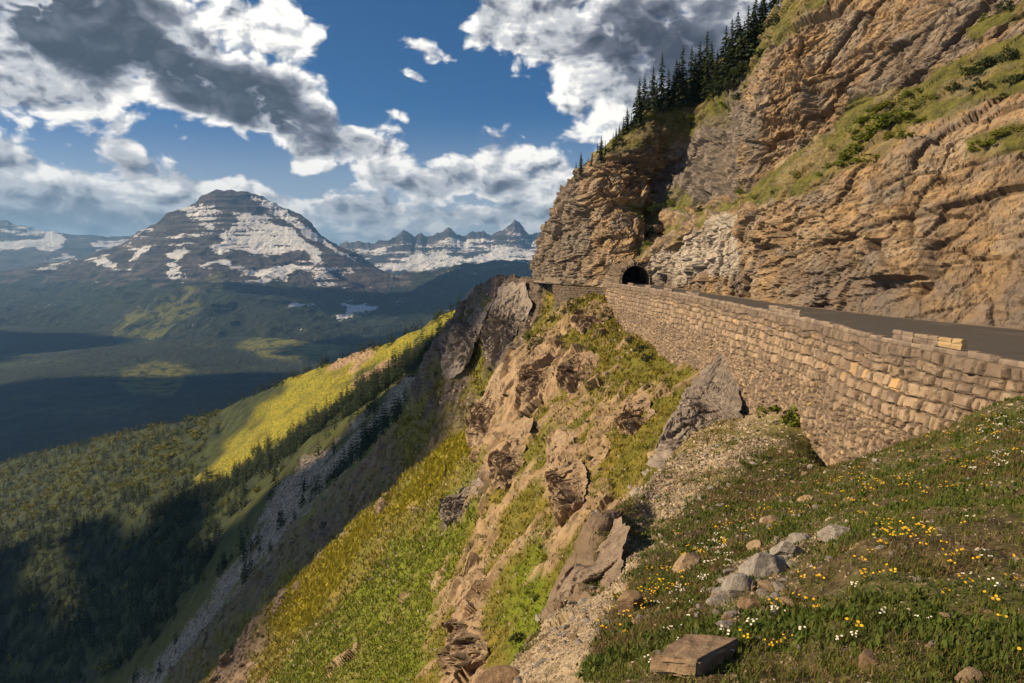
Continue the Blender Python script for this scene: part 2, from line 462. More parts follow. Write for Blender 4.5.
disp += (1 - rock) * (fbm(P0, 14.0, 6, gain=0.5, seed=13, spacing=SP) * 1.5 * np.clip(big, 0.06, 2.2) + n3 * 0.16 * np.clip(big, 0.2, 2))
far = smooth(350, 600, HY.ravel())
hum = fbm(P0, 2.6, 5, gain=0.6, ridged=True, seed=38, spacing=SP)
disp += (1 - rock) * mid * hum * 0.8
disp += far * (fbm(P0, 120.0, 6, seed=31, spacing=SP) * 7 + fbm(P0, 45.0, 4, ridged=True, seed=33, spacing=SP) * 2.5)
Rc = soft(R_cliff, 3)
disp += Rc * (fbm(P0 * np.array([1, 1, 0.3]), 2.4, 6, gain=0.6, ridged=True, seed=73, spacing=SP) * 0.55 + fbm(P0 * np.array([1, 1, 0.6]), 0.8, 4, gain=0.6, seed=75, spacing=SP) * 0.16)
disp += scree * fbm(P0, 5.0, 4, ridged=True, seed=35, spacing=SP) * 1.0
disp += smooth(62, 40, HY.ravel()) * (1 - rock) * fbm(P0, 3.2, 5, gain=0.6, ridged=True, seed=39, spacing=SP) * 0.20 * np.clip(HY.ravel() / 14.0, 0.45, 1.5)
disp += (HY.ravel() < 60) * (1 - rock) * fbm(P0, 0.55, 4, gain=0.6, seed=37, spacing=SP) * 0.10
disp += dirt * fbm(P0, 0.8, 4, seed=36, spacing=SP) * 0.12
wx_ = np.interp(P0[:, 1], wl[::-1, 1], wl[::-1, 0])
behind = smooth(-2.2, 0.3, P0[:, 0] - wx_) * smooth(26, 40, P0[:, 1]) * (P0[:, 1] < 192)
behind = np.maximum(behind, (P0[:, 1] >= 192) * smooth(600, 640, HPX.ravel()))
disp *= 1 - 0.95 * behind
dirn = N0 * 0.85 + np.array([0, 0, 0.15])
HG2 = (P0 + dirn * disp[:, None])
HGrid = HG2.reshape(HG.shape)
N1 = grid_normals(HGrid).reshape(-1, 3); N1 *= np.sign(N1[:, 2:3] + 1e-9)
steep = N1[:, 2]

# ------------------------------------------------------------------ hillside material
m_hill, t, b = material("hillside_ground")
p = t.pos()
a_rock, a_dark, a_scree, a_dirt, a_yel, a_lush, a_far, a_mead = [t.attr(k) for k in ("rock", "dark", "scree", "dirt", "yellow", "lush", "far", "meadow")]
nb = t.noise(p, 0.05, 6, 0.6); nm = t.noise(p, 0.35, 6, 0.65); nf = t.noise(p, 2.2, 6, 0.7); nff = t.noise(p, 9.0, 5, 0.7)
turf = t.mix(t.sstep(0.35, 0.65, nm), (0.085, 0.082, 0.011), (0.20, 0.155, 0.024))
turf = t.mix(t.sstep(0.42, 0.62, nb), turf, (0.115, 0.112, 0.016))
turf = t.mix(t.mul(t.sstep(0.5, 0.72, nf), 0.55), turf, (0.20, 0.145, 0.055))
turf = t.mix(t.mul(a_lush, t.sstep(0.3, 0.6, nm)), turf, (0.125, 0.155, 0.010))
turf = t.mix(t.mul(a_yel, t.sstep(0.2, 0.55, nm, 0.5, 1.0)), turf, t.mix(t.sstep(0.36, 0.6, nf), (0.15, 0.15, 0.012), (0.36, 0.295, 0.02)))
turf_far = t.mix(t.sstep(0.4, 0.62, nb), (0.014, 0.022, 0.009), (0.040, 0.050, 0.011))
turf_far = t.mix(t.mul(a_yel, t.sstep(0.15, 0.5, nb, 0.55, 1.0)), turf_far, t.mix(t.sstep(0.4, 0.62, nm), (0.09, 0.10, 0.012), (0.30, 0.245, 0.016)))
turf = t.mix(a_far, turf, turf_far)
mead = t.mix(t.sstep(0.35, 0.65, nf), (0.060, 0.040, 0.022), (0.105, 0.085, 0.034))
mead = t.mix(t.sstep(0.45, 0.6, nm), mead, t.mix(nff, (0.045, 0.055, 0.012), (0.09, 0.095, 0.022)))
mead = t.mix(t.mul(t.sstep(0.5, 0.68, nff), 0.75), mead, (0.24, 0.175, 0.12))
turf = t.mix(a_mead, turf, mead)
strat = t.noise(t.mapping(p, (0.25, 0.25, 1.3), (0.15, 0.1, 0)), 0.9, 6, 0.65)
rk = t.mix(t.sstep(0.3, 0.7, nm), (0.19, 0.125, 0.07), (0.36, 0.25, 0.15))
rk = t.mix(t.sstep(0.45, 0.7, strat), rk, (0.27, 0.20, 0.14))
rk = t.mix(t.mul(t.sstep(0.58, 0.78, nf), 0.6), rk, (0.46, 0.37, 0.27))
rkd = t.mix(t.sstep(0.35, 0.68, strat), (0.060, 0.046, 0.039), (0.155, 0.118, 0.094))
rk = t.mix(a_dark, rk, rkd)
rk = t.mix(t.mul(t.sstep(0.5, 0.7, nb), 0.25), rk, (0.09, 0.085, 0.03))
scr = t.mix(t.sstep(0.35, 0.65, nm), (0.19, 0.15, 0.115), (0.36, 0.30, 0.24))
drt = t.mix(t.sstep(0.35, 0.65, nf), (0.24, 0.175, 0.105), (0.40, 0.32, 0.22))
drt = t.mix(t.sstep(0.55, 0.7, nm), drt, (0.11, 0.09, 0.03))
col = t.mix(a_rock, turf, rk)
col = t.mix(t.mul(a_scree, t.sstep(0.3, 0.55, nm, 0.3, 1.0)), col, scr)
col = t.mix(t.mul(a_dirt, t.sstep(0.25, 0.5, nf, 0.4, 1.0)), col, drt)
t.l.new(col, b.inputs['Base Color'])
h = t.add(t.mul(nf, 0.6), t.mul(nff, 0.35))
bn = t.bump(nm, 0.7, 1.0)
bn = t.bump(h, 0.8, 0.22, bn)
t.l.new(bn, b.inputs['Normal'])
b.inputs['Roughness'].default_value = 0.95

meadow = smooth(0, 1, (62 - HY.ravel()) / 20.0) * (1 - dirt)
hq = grid_quads(*sh)
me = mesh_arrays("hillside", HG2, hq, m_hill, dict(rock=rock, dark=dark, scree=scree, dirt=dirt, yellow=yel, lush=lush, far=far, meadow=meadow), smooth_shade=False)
hill = obj("hillside", me)
tag(hill, "steep grassy mountain flank with rocky spurs falling away to the left", None, kind="structure")


def bary_points(mask_w, n, rng):
    """n points on the hillside, picked in proportion to area times weight: positions, normals"""
    q = hq
    A, B, C, D = (HG2[q[:, k]] for k in range(4))
    ar = 0.5 * np.linalg.norm(np.cross(C - A, D - B), axis=1)
    w = ar * mask_w[q].mean(1)
    cw = np.cumsum(w)
    k = np.searchsorted(cw, rng.random(n) * cw[-1])
    k = np.clip(k, 0, len(q) - 1)
    u, v = rng.random(n)[:, None], rng.random(n)[:, None]
    A, B, C, D = A[k], B[k], C[k], D[k]
    return A * (1 - u) * (1 - v) + B * u * (1 - v) + C * u * v + D * (1 - u) * v, q[k, 0]


def hill_at(px, py, dmin=0.0, dmax=1e9):
    """the point of the hillside seen at (px, py): nearest vertex of the grid"""
    x, y = proj(HG2)
    ok = (HG2[:, 1] > dmin) & (HG2[:, 1] < dmax)
    d = (x - px) ** 2 + (y - py) ** 2 + np.where(ok, 0, 1e9) + HG2[:, 1] * 0.01
    k = int(np.argmin(d))
    return Vector(HG2[k])
# ================================================================== THE CLIFF ABOVE THE ROAD
ROADZ = -6.1


def base(px, py):
    return (px, py + 6, float(depth_on_plane(px, py, ROADZ)))


def bx(px, py, X):
    return (px, py, X * 683.0 / (px - 512.0))


CCOLS = [  # each: seven points from the foot up: foot, foot of the ramp, head of the ramp, face, rim, skyline, behind
 [(590, 281, 380), (592, 262, 380), (595, 240, 370), (600, 200, 360), (604, 185, 350), (610, 175, 345), (630, 165, 400)],
 [(553, 277, 300), (556, 262, 296), (562, 236, 290), (575, 194, 280), (582, 178, 276), (588, 166, 272), (606, 155, 330)],
 [(533, 277, 250), (537, 258, 246), (548, 232, 240), (566, 193, 236), (573, 179, 236), (579, 171, 240), (600, 160, 300)],
 [(556, 279, 226), (558, 250, 223), (563, 230, 221), (580, 192, 219), (589, 170, 221), (598, 155, 228), (615, 146, 290)],
 [(585, 283, 210), (587, 250, 208), (590, 228, 206), (600, 188, 204), (610, 158, 206), (619, 134, 216), (638, 122, 280)],
 [(610, 287, 193), (610, 256, 192), (613, 240, 194), (622, 187, 201), (636, 146, 205), (648, 114, 217), (668, 104, 280)],
 [(634, 289, 189), (634, 258, 189), (637, 245, 191), (645, 183, 206), (662, 132, 212), (677, 93, 224), (700, 80, 280)],
 [base(652, 284.5), (655, 253, 181), (662, 237, 192), (672, 182, 210), (690, 128, 216), (706, 70, 230), (730, 58, 280)],
 [base(690, 290.5), (690, 232, 149), (696, 205, 168), (705, 160, 190), (722, 100, 199), (742, 42, 217), (770, 25, 270)],
 [base(722, 295.6), (722, 222, 128), (727, 196, 138), (736, 140, 158), (748, 92, 175), (768, 18, 190), (800, 0, 250)],
 [base(745, 299), bx(745, 214, 40), bx(748, 188, 42.5), bx(753, 112, 43.5), bx(772, 50, 47.5), bx(800, -8, 55), bx(840, -20, 78)],
 [base(800, 306.5), bx(800, 186, 42), bx(800, 148, 48), bx(808, 80, 50.5), bx(828, 18, 54), bx(852, -62, 62), bx(890, -80, 88)],
 [base(860, 313.5), bx(860, 162, 45), bx(860, 106, 53.5), bx(868, 50, 56.5), bx(884, -4, 60), bx(906, -105, 68), bx(945, -130, 95)],
 [base(930, 321), bx(930, 135, 49), bx(930, 75, 57.5), bx(938, 28, 60), bx(950, -25, 64), bx(972, -145, 73), bx(1010, -170, 98)],
 [base(1024, 329.5), bx(1024, 106, 55), bx(1024, 32, 63), bx(1030, -12, 66), bx(1042, -65, 70), bx(1062, -205, 79), bx(1100, -230, 105)],
 [base(1150, 345), bx(1150, 58, 61), bx(1150, -22, 69), bx(1154, -80, 72), bx(1166, -140, 77), bx(1190, -300, 87), bx(1230, -330, 110)],
 [base(1400, 374), bx(1400, -5, 68), bx(1400, -105, 75), bx(1404, -180, 79), bx(1416, -260, 83), bx(1440, -440, 95), bx(1480, -470, 120)],
]
W = at(*np.array(CCOLS).transpose(2, 0, 1))           # columns x 7 x 3, metres
W[:, 0, 2] = np.minimum(W[:, 0, 2], -7.2)
arc = np.zeros(len(CCOLS))
pxm = np.array([[c[2][0] for c in CCOLS]])[0]
for k in range(1, len(CCOLS)):
    arc[k] = arc[k - 1] + max(abs(CCOLS[k][1][0] - CCOLS[k - 1][1][0]), 14, 0.55 * max(np.linalg.norm(W[k, r] - W[k - 1, r]) / max(W[k, r, 1], 60.0) * 683 for r in (1, 2, 3)) * (0.15 if k < 2 else 1))
NS = int(arc[-1] / 1.35)
sq = np.linspace(0, arc[-1], NS)
ROWS = np.stack([np.stack([pchip(arc, W[:, r, c], sq) for c in range(3)], -1) for r in range(7)], 1)   # NS x 7 x 3
CSTEP = [100, 48, 62, 56, 60, 14]
cols = []
band = []
for i, n in enumerate(CSTEP):
    for k in range(n):
        f = k / n
        cols.append(ROWS[:, i] * (1 - f) + ROWS[:, i + 1] * f); band.append(i + f)
cols.append(ROWS[:, 6]); band.append(6.0)
CG = np.stack(cols, 1)
CG = blur(CG, 3)
band = np.array(band)
csh = CG.shape[:2]
CP = CG.reshape(-1, 3)
CB = np.repeat(band[None], csh[0], 0).ravel()
CPX, CPY = proj(CP)
CN = grid_normals(CG).reshape(-1, 3)
view = -(CP / np.linalg.norm(CP, axis=1, keepdims=True))
CN *= np.sign(np.median((CN * view).sum(1)))
CSP = CP[:, 1] / 683.0 * 1.5
print("cliff grid", csh)

w1 = fbm(CP, 12.0, 3, seed=80); w2 = fbm(CP, 12.0, 3, seed=83)
wj = np.stack([fbm(CP, 4.0, 3, seed=86 + k) for k in range(3)], -1)
qx = CPX + w1 * 14 + wj[:, 0] * 5; qy = CPY + w2 * 14 + wj[:, 1] * 5


def creg(poly):
    return in_poly(qx, qy, poly).astype(float)


grass = creg([(632, 256), (650, 236), (690, 214), (738, 190), (750, 184), (744, 204), (700, 222), (668, 244), (645, 262)])
grass += creg([(740, 200), (765, 182), (800, 150), (840, 118), (900, 85), (960, 62), (1030, 40), (1040, 80), (990, 96), (950, 120), (905, 132), (880, 160), (850, 168), (820, 196), (790, 200), (760, 210)]) * 0.9
grass += creg([(968, 140), (1000, 124), (1040, 118), (1040, 150), (1000, 158), (975, 158)])
grass += creg([(970, 24), (1000, 8), (1040, -20), (1040, 10), (1000, 26), (975, 36)])
grass += creg([(632, 205), (660, 190), (690, 185), (700, 205), (670, 215), (640, 224)]) * 0.8
topg = smooth(4.0, 4.35, CB + w1 * 0.25) * (CPX < 830)
topg = np.maximum(topg, smooth(3.75, 4.2, CB + w1 * 0.5) * smooth(580, 640, CPX) * (CPX < 735))
topg = np.maximum(topg, creg([(640, 130), (680, 100), (735, 90), (735, 110), (700, 130), (660, 150)]) * 0.6)
topg = np.maximum(topg, smooth(5.2, 5.6, CB))
cgrass = np.clip(blur(np.clip(np.maximum(grass, topg), 0, 1).reshape(csh), 3).ravel() * (0.65 + 0.6 * smooth(-0.25, 0.2, fbm(CP, 5.0, 4, seed=90))), 0, 1)
slab = creg([(735, 280), (650, 284), (655, 262), (690, 232), (720, 214), (745, 212), (742, 250)])      # pale grey jointed slabs by the tunnel
recess = creg([(660, 190), (690, 140), (742, 60), (752, 110), (742, 185), (700, 205), (668, 215)])
grey2 = creg([(842, 120), (880, 60), (905, 30), (960, 0), (1030, -40), (1000, 30), (930, 70), (890, 90), (860, 110)])
pale = np.clip(blur(slab.reshape(csh), 4).ravel(), 0, 1)
greym = np.clip(blur(np.clip(recess + grey2 * 0.7 + (CPX < 590) * (CB < 4) * 0.75, 0, 1).reshape(csh), 6).ravel(), 0, 1)
lowg = smooth(0.0, 0.3, 0.55 - CB) * (CPX > 640) * smooth(-0.3, 0.2, w1)        # dark weathered foot of the road cut

# bedding coordinates: beds dip to the north (away) at about twelve degrees
dip = math.radians(13)
RB = np.array([[1, 0, 0], [0, math.cos(dip), math.sin(dip)], [0, -math.sin(dip), math.cos(dip)]])
BP = CP @ np.linalg.inv(RB).T
BP = CP.copy(); BP[:, 2] = CP[:, 2] + CP[:, 1] * math.tan(dip)
sc = np.clip(CP[:, 1] / 90.0, 0.7, 1.9)
warp = np.stack([fbm(CP, 7.0, 4, seed=100 + k) for k in range(3)], -1) * 2.2
tl = math.radians(24)                                       # joints lean with the slope
JP = BP.copy(); JP[:, 1] = BP[:, 1] * math.cos(tl) + BP[:, 2] * math.sin(tl); JP[:, 2] = -BP[:, 1] * math.sin(tl) + BP[:, 2] * math.cos(tl)
hs = np.ones((len(CP), 1))
V1 = (JP + warp * 1.3) * hs * np.array([1 / 7.0, 1 / 7.5, 1 / 6.5])
f1, f2, c1, t1_ = voronoi(V1, 21, True); e1 = f2 - f1
V2 = (BP + warp * 0.8) * hs * np.array([1 / 2.6, 1 / 3.0, 1 / 2.1])
g1, g2, c2, t2_ = voronoi(V2, 22, True); e2 = g2 - g1
V3 = (JP + warp * 0.5) * hs * np.array([1 / 0.95, 1 / 1.15, 1 / 0.8])
h1, h2, c3, t3_ = voronoi(V3, 23, True); e3 = h2 - h1
bed = fbm(np.stack([BP[:, 0] * 0.2, BP[:, 1] * 0.2, BP[:, 2] + warp[:, 0] * 0.8], -1), 3.4, 5, gain=0.55, seed=110)
upr = fbm(np.stack([CP[:, 0], CP[:, 1] + warp[:, 1], CP[:, 2] * 0.25], -1), 9.0, 6, gain=0.55, ridged=True, seed=116, spacing=CSP)
ridge = fbm(BP * np.array([1, 1, 0.7]), 16.0, 7, gain=0.55, ridged=True, seed=114, spacing=CSP)
fine = fbm(BP, 2.0, 5, gain=0.62, ridged=True, seed=118, spacing=CSP)
amp = (1 - 0.75 * cgrass)
lower = (CB < 1.05).astype(float)
head = smooth(745, 700, CPX)
slope_r = smooth(880, 960, CPX) * smooth(0.35, 0.6, CB) * lower        # smoother weathered face above the road on the right


def beds(thick, length, seed, wob_):
    """courses of bedrock broken by upright joints: offset of each block, distance to its edge, its random number"""
    hz = (BP[:, 2] + warp[:, 2] * wob_ + w1 * 0.9) * hs[:, 0]
    k = fbm(np.stack([hz * 0, hz, hz * 0], -1), 11.0, 2, seed=seed) * 4.0
    q = hz / thick + k; iz = np.floor(q); fz_ = q - iz
    al = (CP[:, 1] * math.cos(tl) + CP[:, 2] * math.sin(tl) + warp[:, 1] * wob_ * 1.5) * hs[:, 0]
    z0 = np.zeros(len(iz), np.int64)
    ro = _hash(iz.astype(np.int64), z0, z0, seed) / 4294967295.0
    s = al / (length * (0.6 + 0.9 * ro)) + ro * 17.0; js = np.floor(s); fs = s - js
    r1 = _hash(iz.astype(np.int64), js.astype(np.int64), z0, seed + 1) / 4294967295.0
    r2 = _hash(iz.astype(np.int64), js.astype(np.int64), z0 + 1, seed + 2) / 4294967295.0
    off = (ro - 0.5) * 0.9 + (r1 - 0.5) * 0.9 + (fz_ - 0.5) * (r2 - 0.6) * 0.55 + (fs - 0.5) * (r1 * 2 - 1) * 0.8
    ed = np.minimum(np.minimum(fz_, 1 - fz_) * thick, np.minimum(fs, 1 - fs) * length)
    return off, ed, r2


o1, be1, br1 = beds(3.3, 5.0, 130, 0.22)
o2, be2, br2 = beds(1.15, 1.7, 140, 0.14)
o3, be3, br3 = beds(0.45, 0.7, 145, 0.07)
q1, qe1, qr1 = beds(6.5, 7.0, 160, 0.4); q2, qe2, qr2 = beds(2.4, 3.0, 165, 0.25)
mxh = smooth(790, 690, CPX)
o1 = o1 * (1 - mxh) + q1 * mxh; o2 = o2 * (1 - mxh) + q2 * mxh; be1 = be1 * (1 - mxh) + qe1 * mxh; be2 = be2 * (1 - mxh) + qe2 * mxh; o3 = o3 * (1 - mxh); br1 = np.where(mxh > 0.5, qr1, br1); br2 = np.where(mxh > 0.5, qr2, br2)
fz = smooth(1.0, 0.35, CSP / 0.9)
jag_ = smooth(-0.25, 0.25, fbm(CP, 11.0, 3, seed=148))                 # some stretches shattered, some clean
cd = amp * sc * (o1 * (1.55 - 0.45 * lower) + o2 * (0.30 + 0.28 * jag_) * (1 - 0.25 * slope_r) + o3 * fz * (0.10 + 0.12 * jag_) + (c1 - 0.5) * 0.8 + t1_ * 0.85 + ((c2 - 0.5) * 0.25 + t2_ * 0.40) * jag_ + t3_ * 0.20 * fz + upr * (0.22 + 0.6 * head) + ridge * (0.35 - 0.15 * lower))
cd -= amp * sc * (smooth(0.26, 0.0, be1) * 0.36 + smooth(0.13, 0.0, be2) * 0.16)
cd -= amp * sc * (smooth(0.09, 0.0, e1) * 0.5 + smooth(0.08, 0.0, e2) * 0.26 * (1 - 0.6 * slope_r) + smooth(0.08, 0.0, e3) * 0.07)
cd += cgrass * fbm(CP, 3.0, 5, seed=120, spacing=CSP) * 0.8
# features one can point to: overhanging block, drain hole, deep notch under the prow, the gully beside it
def blob(px, py, rx, ry, d):
    return d * smooth(1.15, 0.75, np.maximum(np.abs(CPX - px) / rx, np.abs(CPY - py) / ry))
cd += blob(906, 262, 30, 22, 1.9) + blob(771, 233, 12, 13, 1.6) - blob(882, 248, 9, 7, 2.4) - blob(898, 290, 36, 5, 0.9)
cd += blob(772, 128, 20, 10, -1.6) - blob(770, 146, 26, 5, 1.0) + blob(800, 90, 14, 34, 1.5) - blob(822, 112, 12, 22, 1.3) - blob(724, 150, 11, 50, 3.0)
cd -= blob(655, 205, 10, 32, 5.0) + blob(668, 160, 10, 26, 3.0)
cd *= smooth(0.0, 0.08, CB) * 0.85 + 0.15
tun = np.exp(-((CP[:, 0] - 33.4) / 6.5) ** 2) * np.exp(-((CP[:, 1] - 189) / 16) ** 2) * smooth(8, 2, CP[:, 2] - ROADZ)
cd *= 1 - 0.92 * np.clip(tun, 0, 1)
keep_road = smooth(1.5, 3.0, CP[:, 2] - ROADZ + 2)          # the foot must not grow over the road
cd = np.where(CB < 0.25, np.minimum(cd, 0.5), cd)
CG2 = CP + CN * cd[:, None]

# ------------------------------------------------------------------ cliff material
m_cliff, t, b = material("cliff_rock")
p = t.pos()
a_g, a_pale, a_grey, a_low, a_blk = [t.attr(k) for k in ("grassy", "pale", "grey", "foot", "block")]
mp = t.mapping(p, (1, 1, 1), (-dip, 0, 0))
nb = t.noise(mp, 0.09, 5, 0.6); nm = t.noise(mp, 0.5, 7, 0.68); nf = t.noise(mp, 2.6, 7, 0.72)
st = t.noise(t.mapping(p, (0.18, 0.18, 1.5), (-dip, 0, 0)), 0.8, 7, 0.68)
vs = t.noise(t.mapping(p, (0.9, 0.9, 0.12)), 0.8, 6, 0.65)
rk = t.mix(t.sstep(0.32, 0.68, nm), (0.165, 0.112, 0.065), (0.37, 0.25, 0.14))
rk = t.mix(t.mul(t.sstep(0.45, 0.7, st), 0.6), rk, (0.31, 0.225, 0.15))
rk = t.mix(t.mul(t.sstep(0.48, 0.72, nb), 0.55), rk, (0.42, 0.265, 0.115))
rk = t.mix(t.mul(t.sstep(0.52, 0.7, vs), 0.55), rk, (0.115, 0.09, 0.075))
rk = t.mix(t.mul(t.sstep(0.5, 0.95, a_blk), 0.6), rk, (0.42, 0.34, 0.25))
rk = t.mix(t.mul(t.sstep(0.5, 0.05, a_blk), 0.65), rk, (0.125, 0.10, 0.085))
rk = t.mix(t.mul(t.sstep(0.48, 0.62, t.noise(mp, 0.2, 5, 0.6)), 0.5), rk, (0.22, 0.195, 0.175))
rk = t.mix(t.mul(t.sstep(0.6, 0.75, nf), 0.6), rk, (0.47, 0.39, 0.30))
gr = t.mix(t.sstep(0.35, 0.68, vs), (0.10, 0.088, 0.08), (0.23, 0.195, 0.17))
rk = t.mix(t.mul(a_grey, 0.85), rk, gr)
rk = t.mix(t.mul(a_pale, t.sstep(0.3, 0.6, nm, 0.5, 0.95)), rk, (0.42, 0.37, 0.32))
rk = t.mix(t.mul(a_low, t.sstep(0.35, 0.6, nm, 0.35, 0.95)), rk, (0.15, 0.125, 0.115))
gs = t.mix(t.sstep(0.35, 0.62, nm), (0.045, 0.052, 0.012), (0.12, 0.115, 0.02))
gs = t.mix(t.mul(t.sstep(0.52, 0.72, nf), 0.5), gs, (0.26, 0.20, 0.11))
col = t.mix(t.mul(a_g, t.sstep(0.25, 0.55, nf, 0.55, 1.0)), rk, gs)
wv_ = t.new('ShaderNodeVectorMath', operation='MULTIPLY_ADD'); t.l.new(t.noise(mp, 0.9, 3, 0.5, color=True), wv_.inputs[0]); wv_.inputs[1].default_value = (1.2, 1.2, 1.2); t.l.new(mp, wv_.inputs[2])
k2 = t.voro(t.mapping(wv_.outputs[0], (1, 1, 1.7), (0.3, 0.2, 0)), 0.9, 'DISTANCE_TO_EDGE')
cr2 = t.sstep(0.0, 0.05, k2)
col = t.mix(t.mul(t.attr("joint"), t.sstep(0.35, 0.6, nm, 0.25, 0.8)), col, (0.075, 0.055, 0.04))
t.l.new(col, b.inputs['Base Color'])
bn = t.bump(cr2, 0.45, 0.35)
bn = t.bump(t.add(t.mul(st, 0.6), t.mul(nm, 0.6)), 0.75, 0.8, bn)
bn = t.bump(nf, 0.8, 0.25, bn)
t.l.new(bn, b.inputs['Normal'])

# the tunnel mouth is cut out of the face
TXC, TW, TH = 33.4, 3.75, 5.1


def arch_h(dx):
    return np.where(np.abs(dx) < TW, (TH - TW) + np.sqrt(np.clip(TW * TW - dx * dx, 0, None)), -9)


cq = grid_quads(*csh)
mid_ = CG2[cq].mean(1)
hole = (mid_[:, 1] > 176) & (mid_[:, 1] < 203) & (mid_[:, 2] - ROADZ < arch_h(mid_[:, 0] - TXC))
cq = cq[~hole]
me = mesh_arrays("cliff", CG2, cq, m_cliff, dict(grassy=cgrass, pale=pale, grey=greym, foot=lowg, block=br1 * 0.5 + br2 * 0.3 + c2 * 0.2, joint=np.maximum(smooth(0.20, 0.04, be1), 0.6 * smooth(0.10, 0.02, be2)) * (1 - cgrass)))
cliff = obj("cliff", me)
tag(cliff, "tall tan and grey rock face rising beside the mountain road", None, kind="structure")
CX2, CY2 = proj(CG2)


def cliff_at(px, py, dmin=0.0, dmax=1e9):
    ok = (CG2[:, 1] > dmin) & (CG2[:, 1] < dmax)
    d = (CX2 - px) ** 2 + (CY2 - py) ** 2 + np.where(ok, 0, 1e9) + CG2[:, 1] * 0.01
    return Vector(CG2[int(np.argmin(d))])

# ================================================================== ROAD, WALL, TUNNEL
wa = np.concatenate([[0], np.cumsum(np.linalg.norm(np.diff(wl, axis=0), axis=1))])
for _ in range(1):
    pass
WLEN = wa[-1]


def wall_xy(u):
    x = pchip(wa, wl[:, 0], u); y = pchip(wa, wl[:, 1], u)
    return x, y


def wall_frame(u):
    x0, y0 = wall_xy(u - 2.0); x1, y1 = wall_xy(u + 2.0)
    dx, dy = x1 - x0, y1 - y0
    n = np.hypot(dx, dy)
    dx, dy = dx / n, dy / n
    x, y = wall_xy(u)
    return x, y, dx, dy, dy, -dx           # outward is to the west


# road sheet between wall and rock
m_road, t, b = material("asphalt")
p = t.pos(); n1_ = t.noise(p, 0.4, 6, 0.6); n2_ = t.noise(p, 25.0, 3, 0.7)
c = t.mix(n1_, (0.040, 0.036, 0.036), (0.075, 0.066, 0.062))
c = t.mix(t.mul(n2_, 0.35), c, (0.12, 0.105, 0.095)); c = t.mix(t.mul(t.sstep(0.55, 0.7, t.noise(p, 0.15, 5, 0.65)), 0.5), c, (0.15, 0.125, 0.105)); ck_ = t.sstep(0.012, 0.0, t.voro(p, 0.35, 'DISTANCE_TO_EDGE')); c = t.mix(t.mul(ck_, 0.7), c, (0.02, 0.018, 0.018)); c = t.mix(t.mul(t.sstep(0.55, 1.0, t.add(t.attr('verge'), t.mul(t.sub(n1_, 0.5), 0.9))), 0.9), c, (0.24, 0.18, 0.13))
t.l.new(c, b.inputs['Base Color']); b.inputs['Roughness'].default_value = 0.85
t.l.new(t.bump(n2_, 0.3, 0.01), b.inputs['Normal'])
us = np.linspace(0.0, WLEN, 220)
x, y, dx, dy, ox, oy = wall_frame(us)
footx = np.interp(y, *zip(*sorted([(w[1], w[0]) for w in W[7:, 0, :]])))
RV = []
for k in range(len(us)):
    for f in np.linspace(0, 1, 9):
        a = np.array([x[k] - ox[k] * 0.4, y[k]]); e = np.array([max(footx[k] + 5.0, a[0] + 8), y[k]])
        q = a * (1 - f) + e * f
        RV.append((q[0], q[1], ROADZ + 0.10 * math.sin(math.pi * min(1, f * 1.3))))
RVn = len(RV)
RVx = np.array(RV)[:, 0].reshape(len(us), 9)
verge = np.clip(1 - np.abs(footx[:, None] - RVx) / 2.2, 0, 1) + (RVx > footx[:, None])
me = mesh_arrays("road", RV, grid_quads(len(us), 9), m_road, dict(verge=np.clip(verge, 0, 1).ravel()), smooth_shade=True)
road = obj("road", me); tag(road, "narrow dark asphalt road running below the cliff towards the tunnel", kind="structure")

# the road inside and beyond the tunnel
EX = []
for k, yy in enumerate(np.linspace(186, 236, 26)):
    cx = TXC - 7.0 * ((yy - 186) / 50.0) ** 2
    EX += [(cx - 5.0, yy, ROADZ - 0.02), (cx + 5.0, yy, ROADZ - 0.02)]
me = mesh_arrays("tunnel_road", EX, grid_quads(26, 2), m_road); o = obj("road_in_tunnel", me); tag(o, "dark asphalt inside the tunnel", kind="structure")

m_lin, t, b = material("tunnel_rock")
p = t.pos(); n_ = t.noise(p, 0.8, 6, 0.65)
t.l.new(t.mix(n_, (0.08, 0.06, 0.045), (0.20, 0.15, 0.11)), b.inputs['Base Color']); t.l.new(t.bump(n_, 0.8, 0.5), b.inputs['Normal'])
tn = empty("tunnel", (TXC, 187, ROADZ))
ang = np.linspace(-0.1, math.pi + 0.1, 26)
TV = []
ysn = np.linspace(185.0, 234, 34)
for k, yy in enumerate(ysn):
    cx = TXC - 7.0 * max(0, (yy - 186) / 50.0) ** 2
    for a in ang:
        r = TW + 0.12 + 0.22 * RNG.random() * (k > 1)
        if 0 <= a <= math.pi: q = (cx - r * math.cos(a), yy, ROADZ + (TH - TW) + r * math.sin(a))
        elif a < 0: q = (cx - r, yy, ROADZ - 0.4)
        else: q = (cx + r, yy, ROADZ - 0.4)
        TV.append((q[0] - TXC, q[1] - 187, q[2] - ROADZ))
o = obj("lining", mesh_arrays("lining", TV, grid_quads(len(ysn), len(ang)), m_lin), tn)
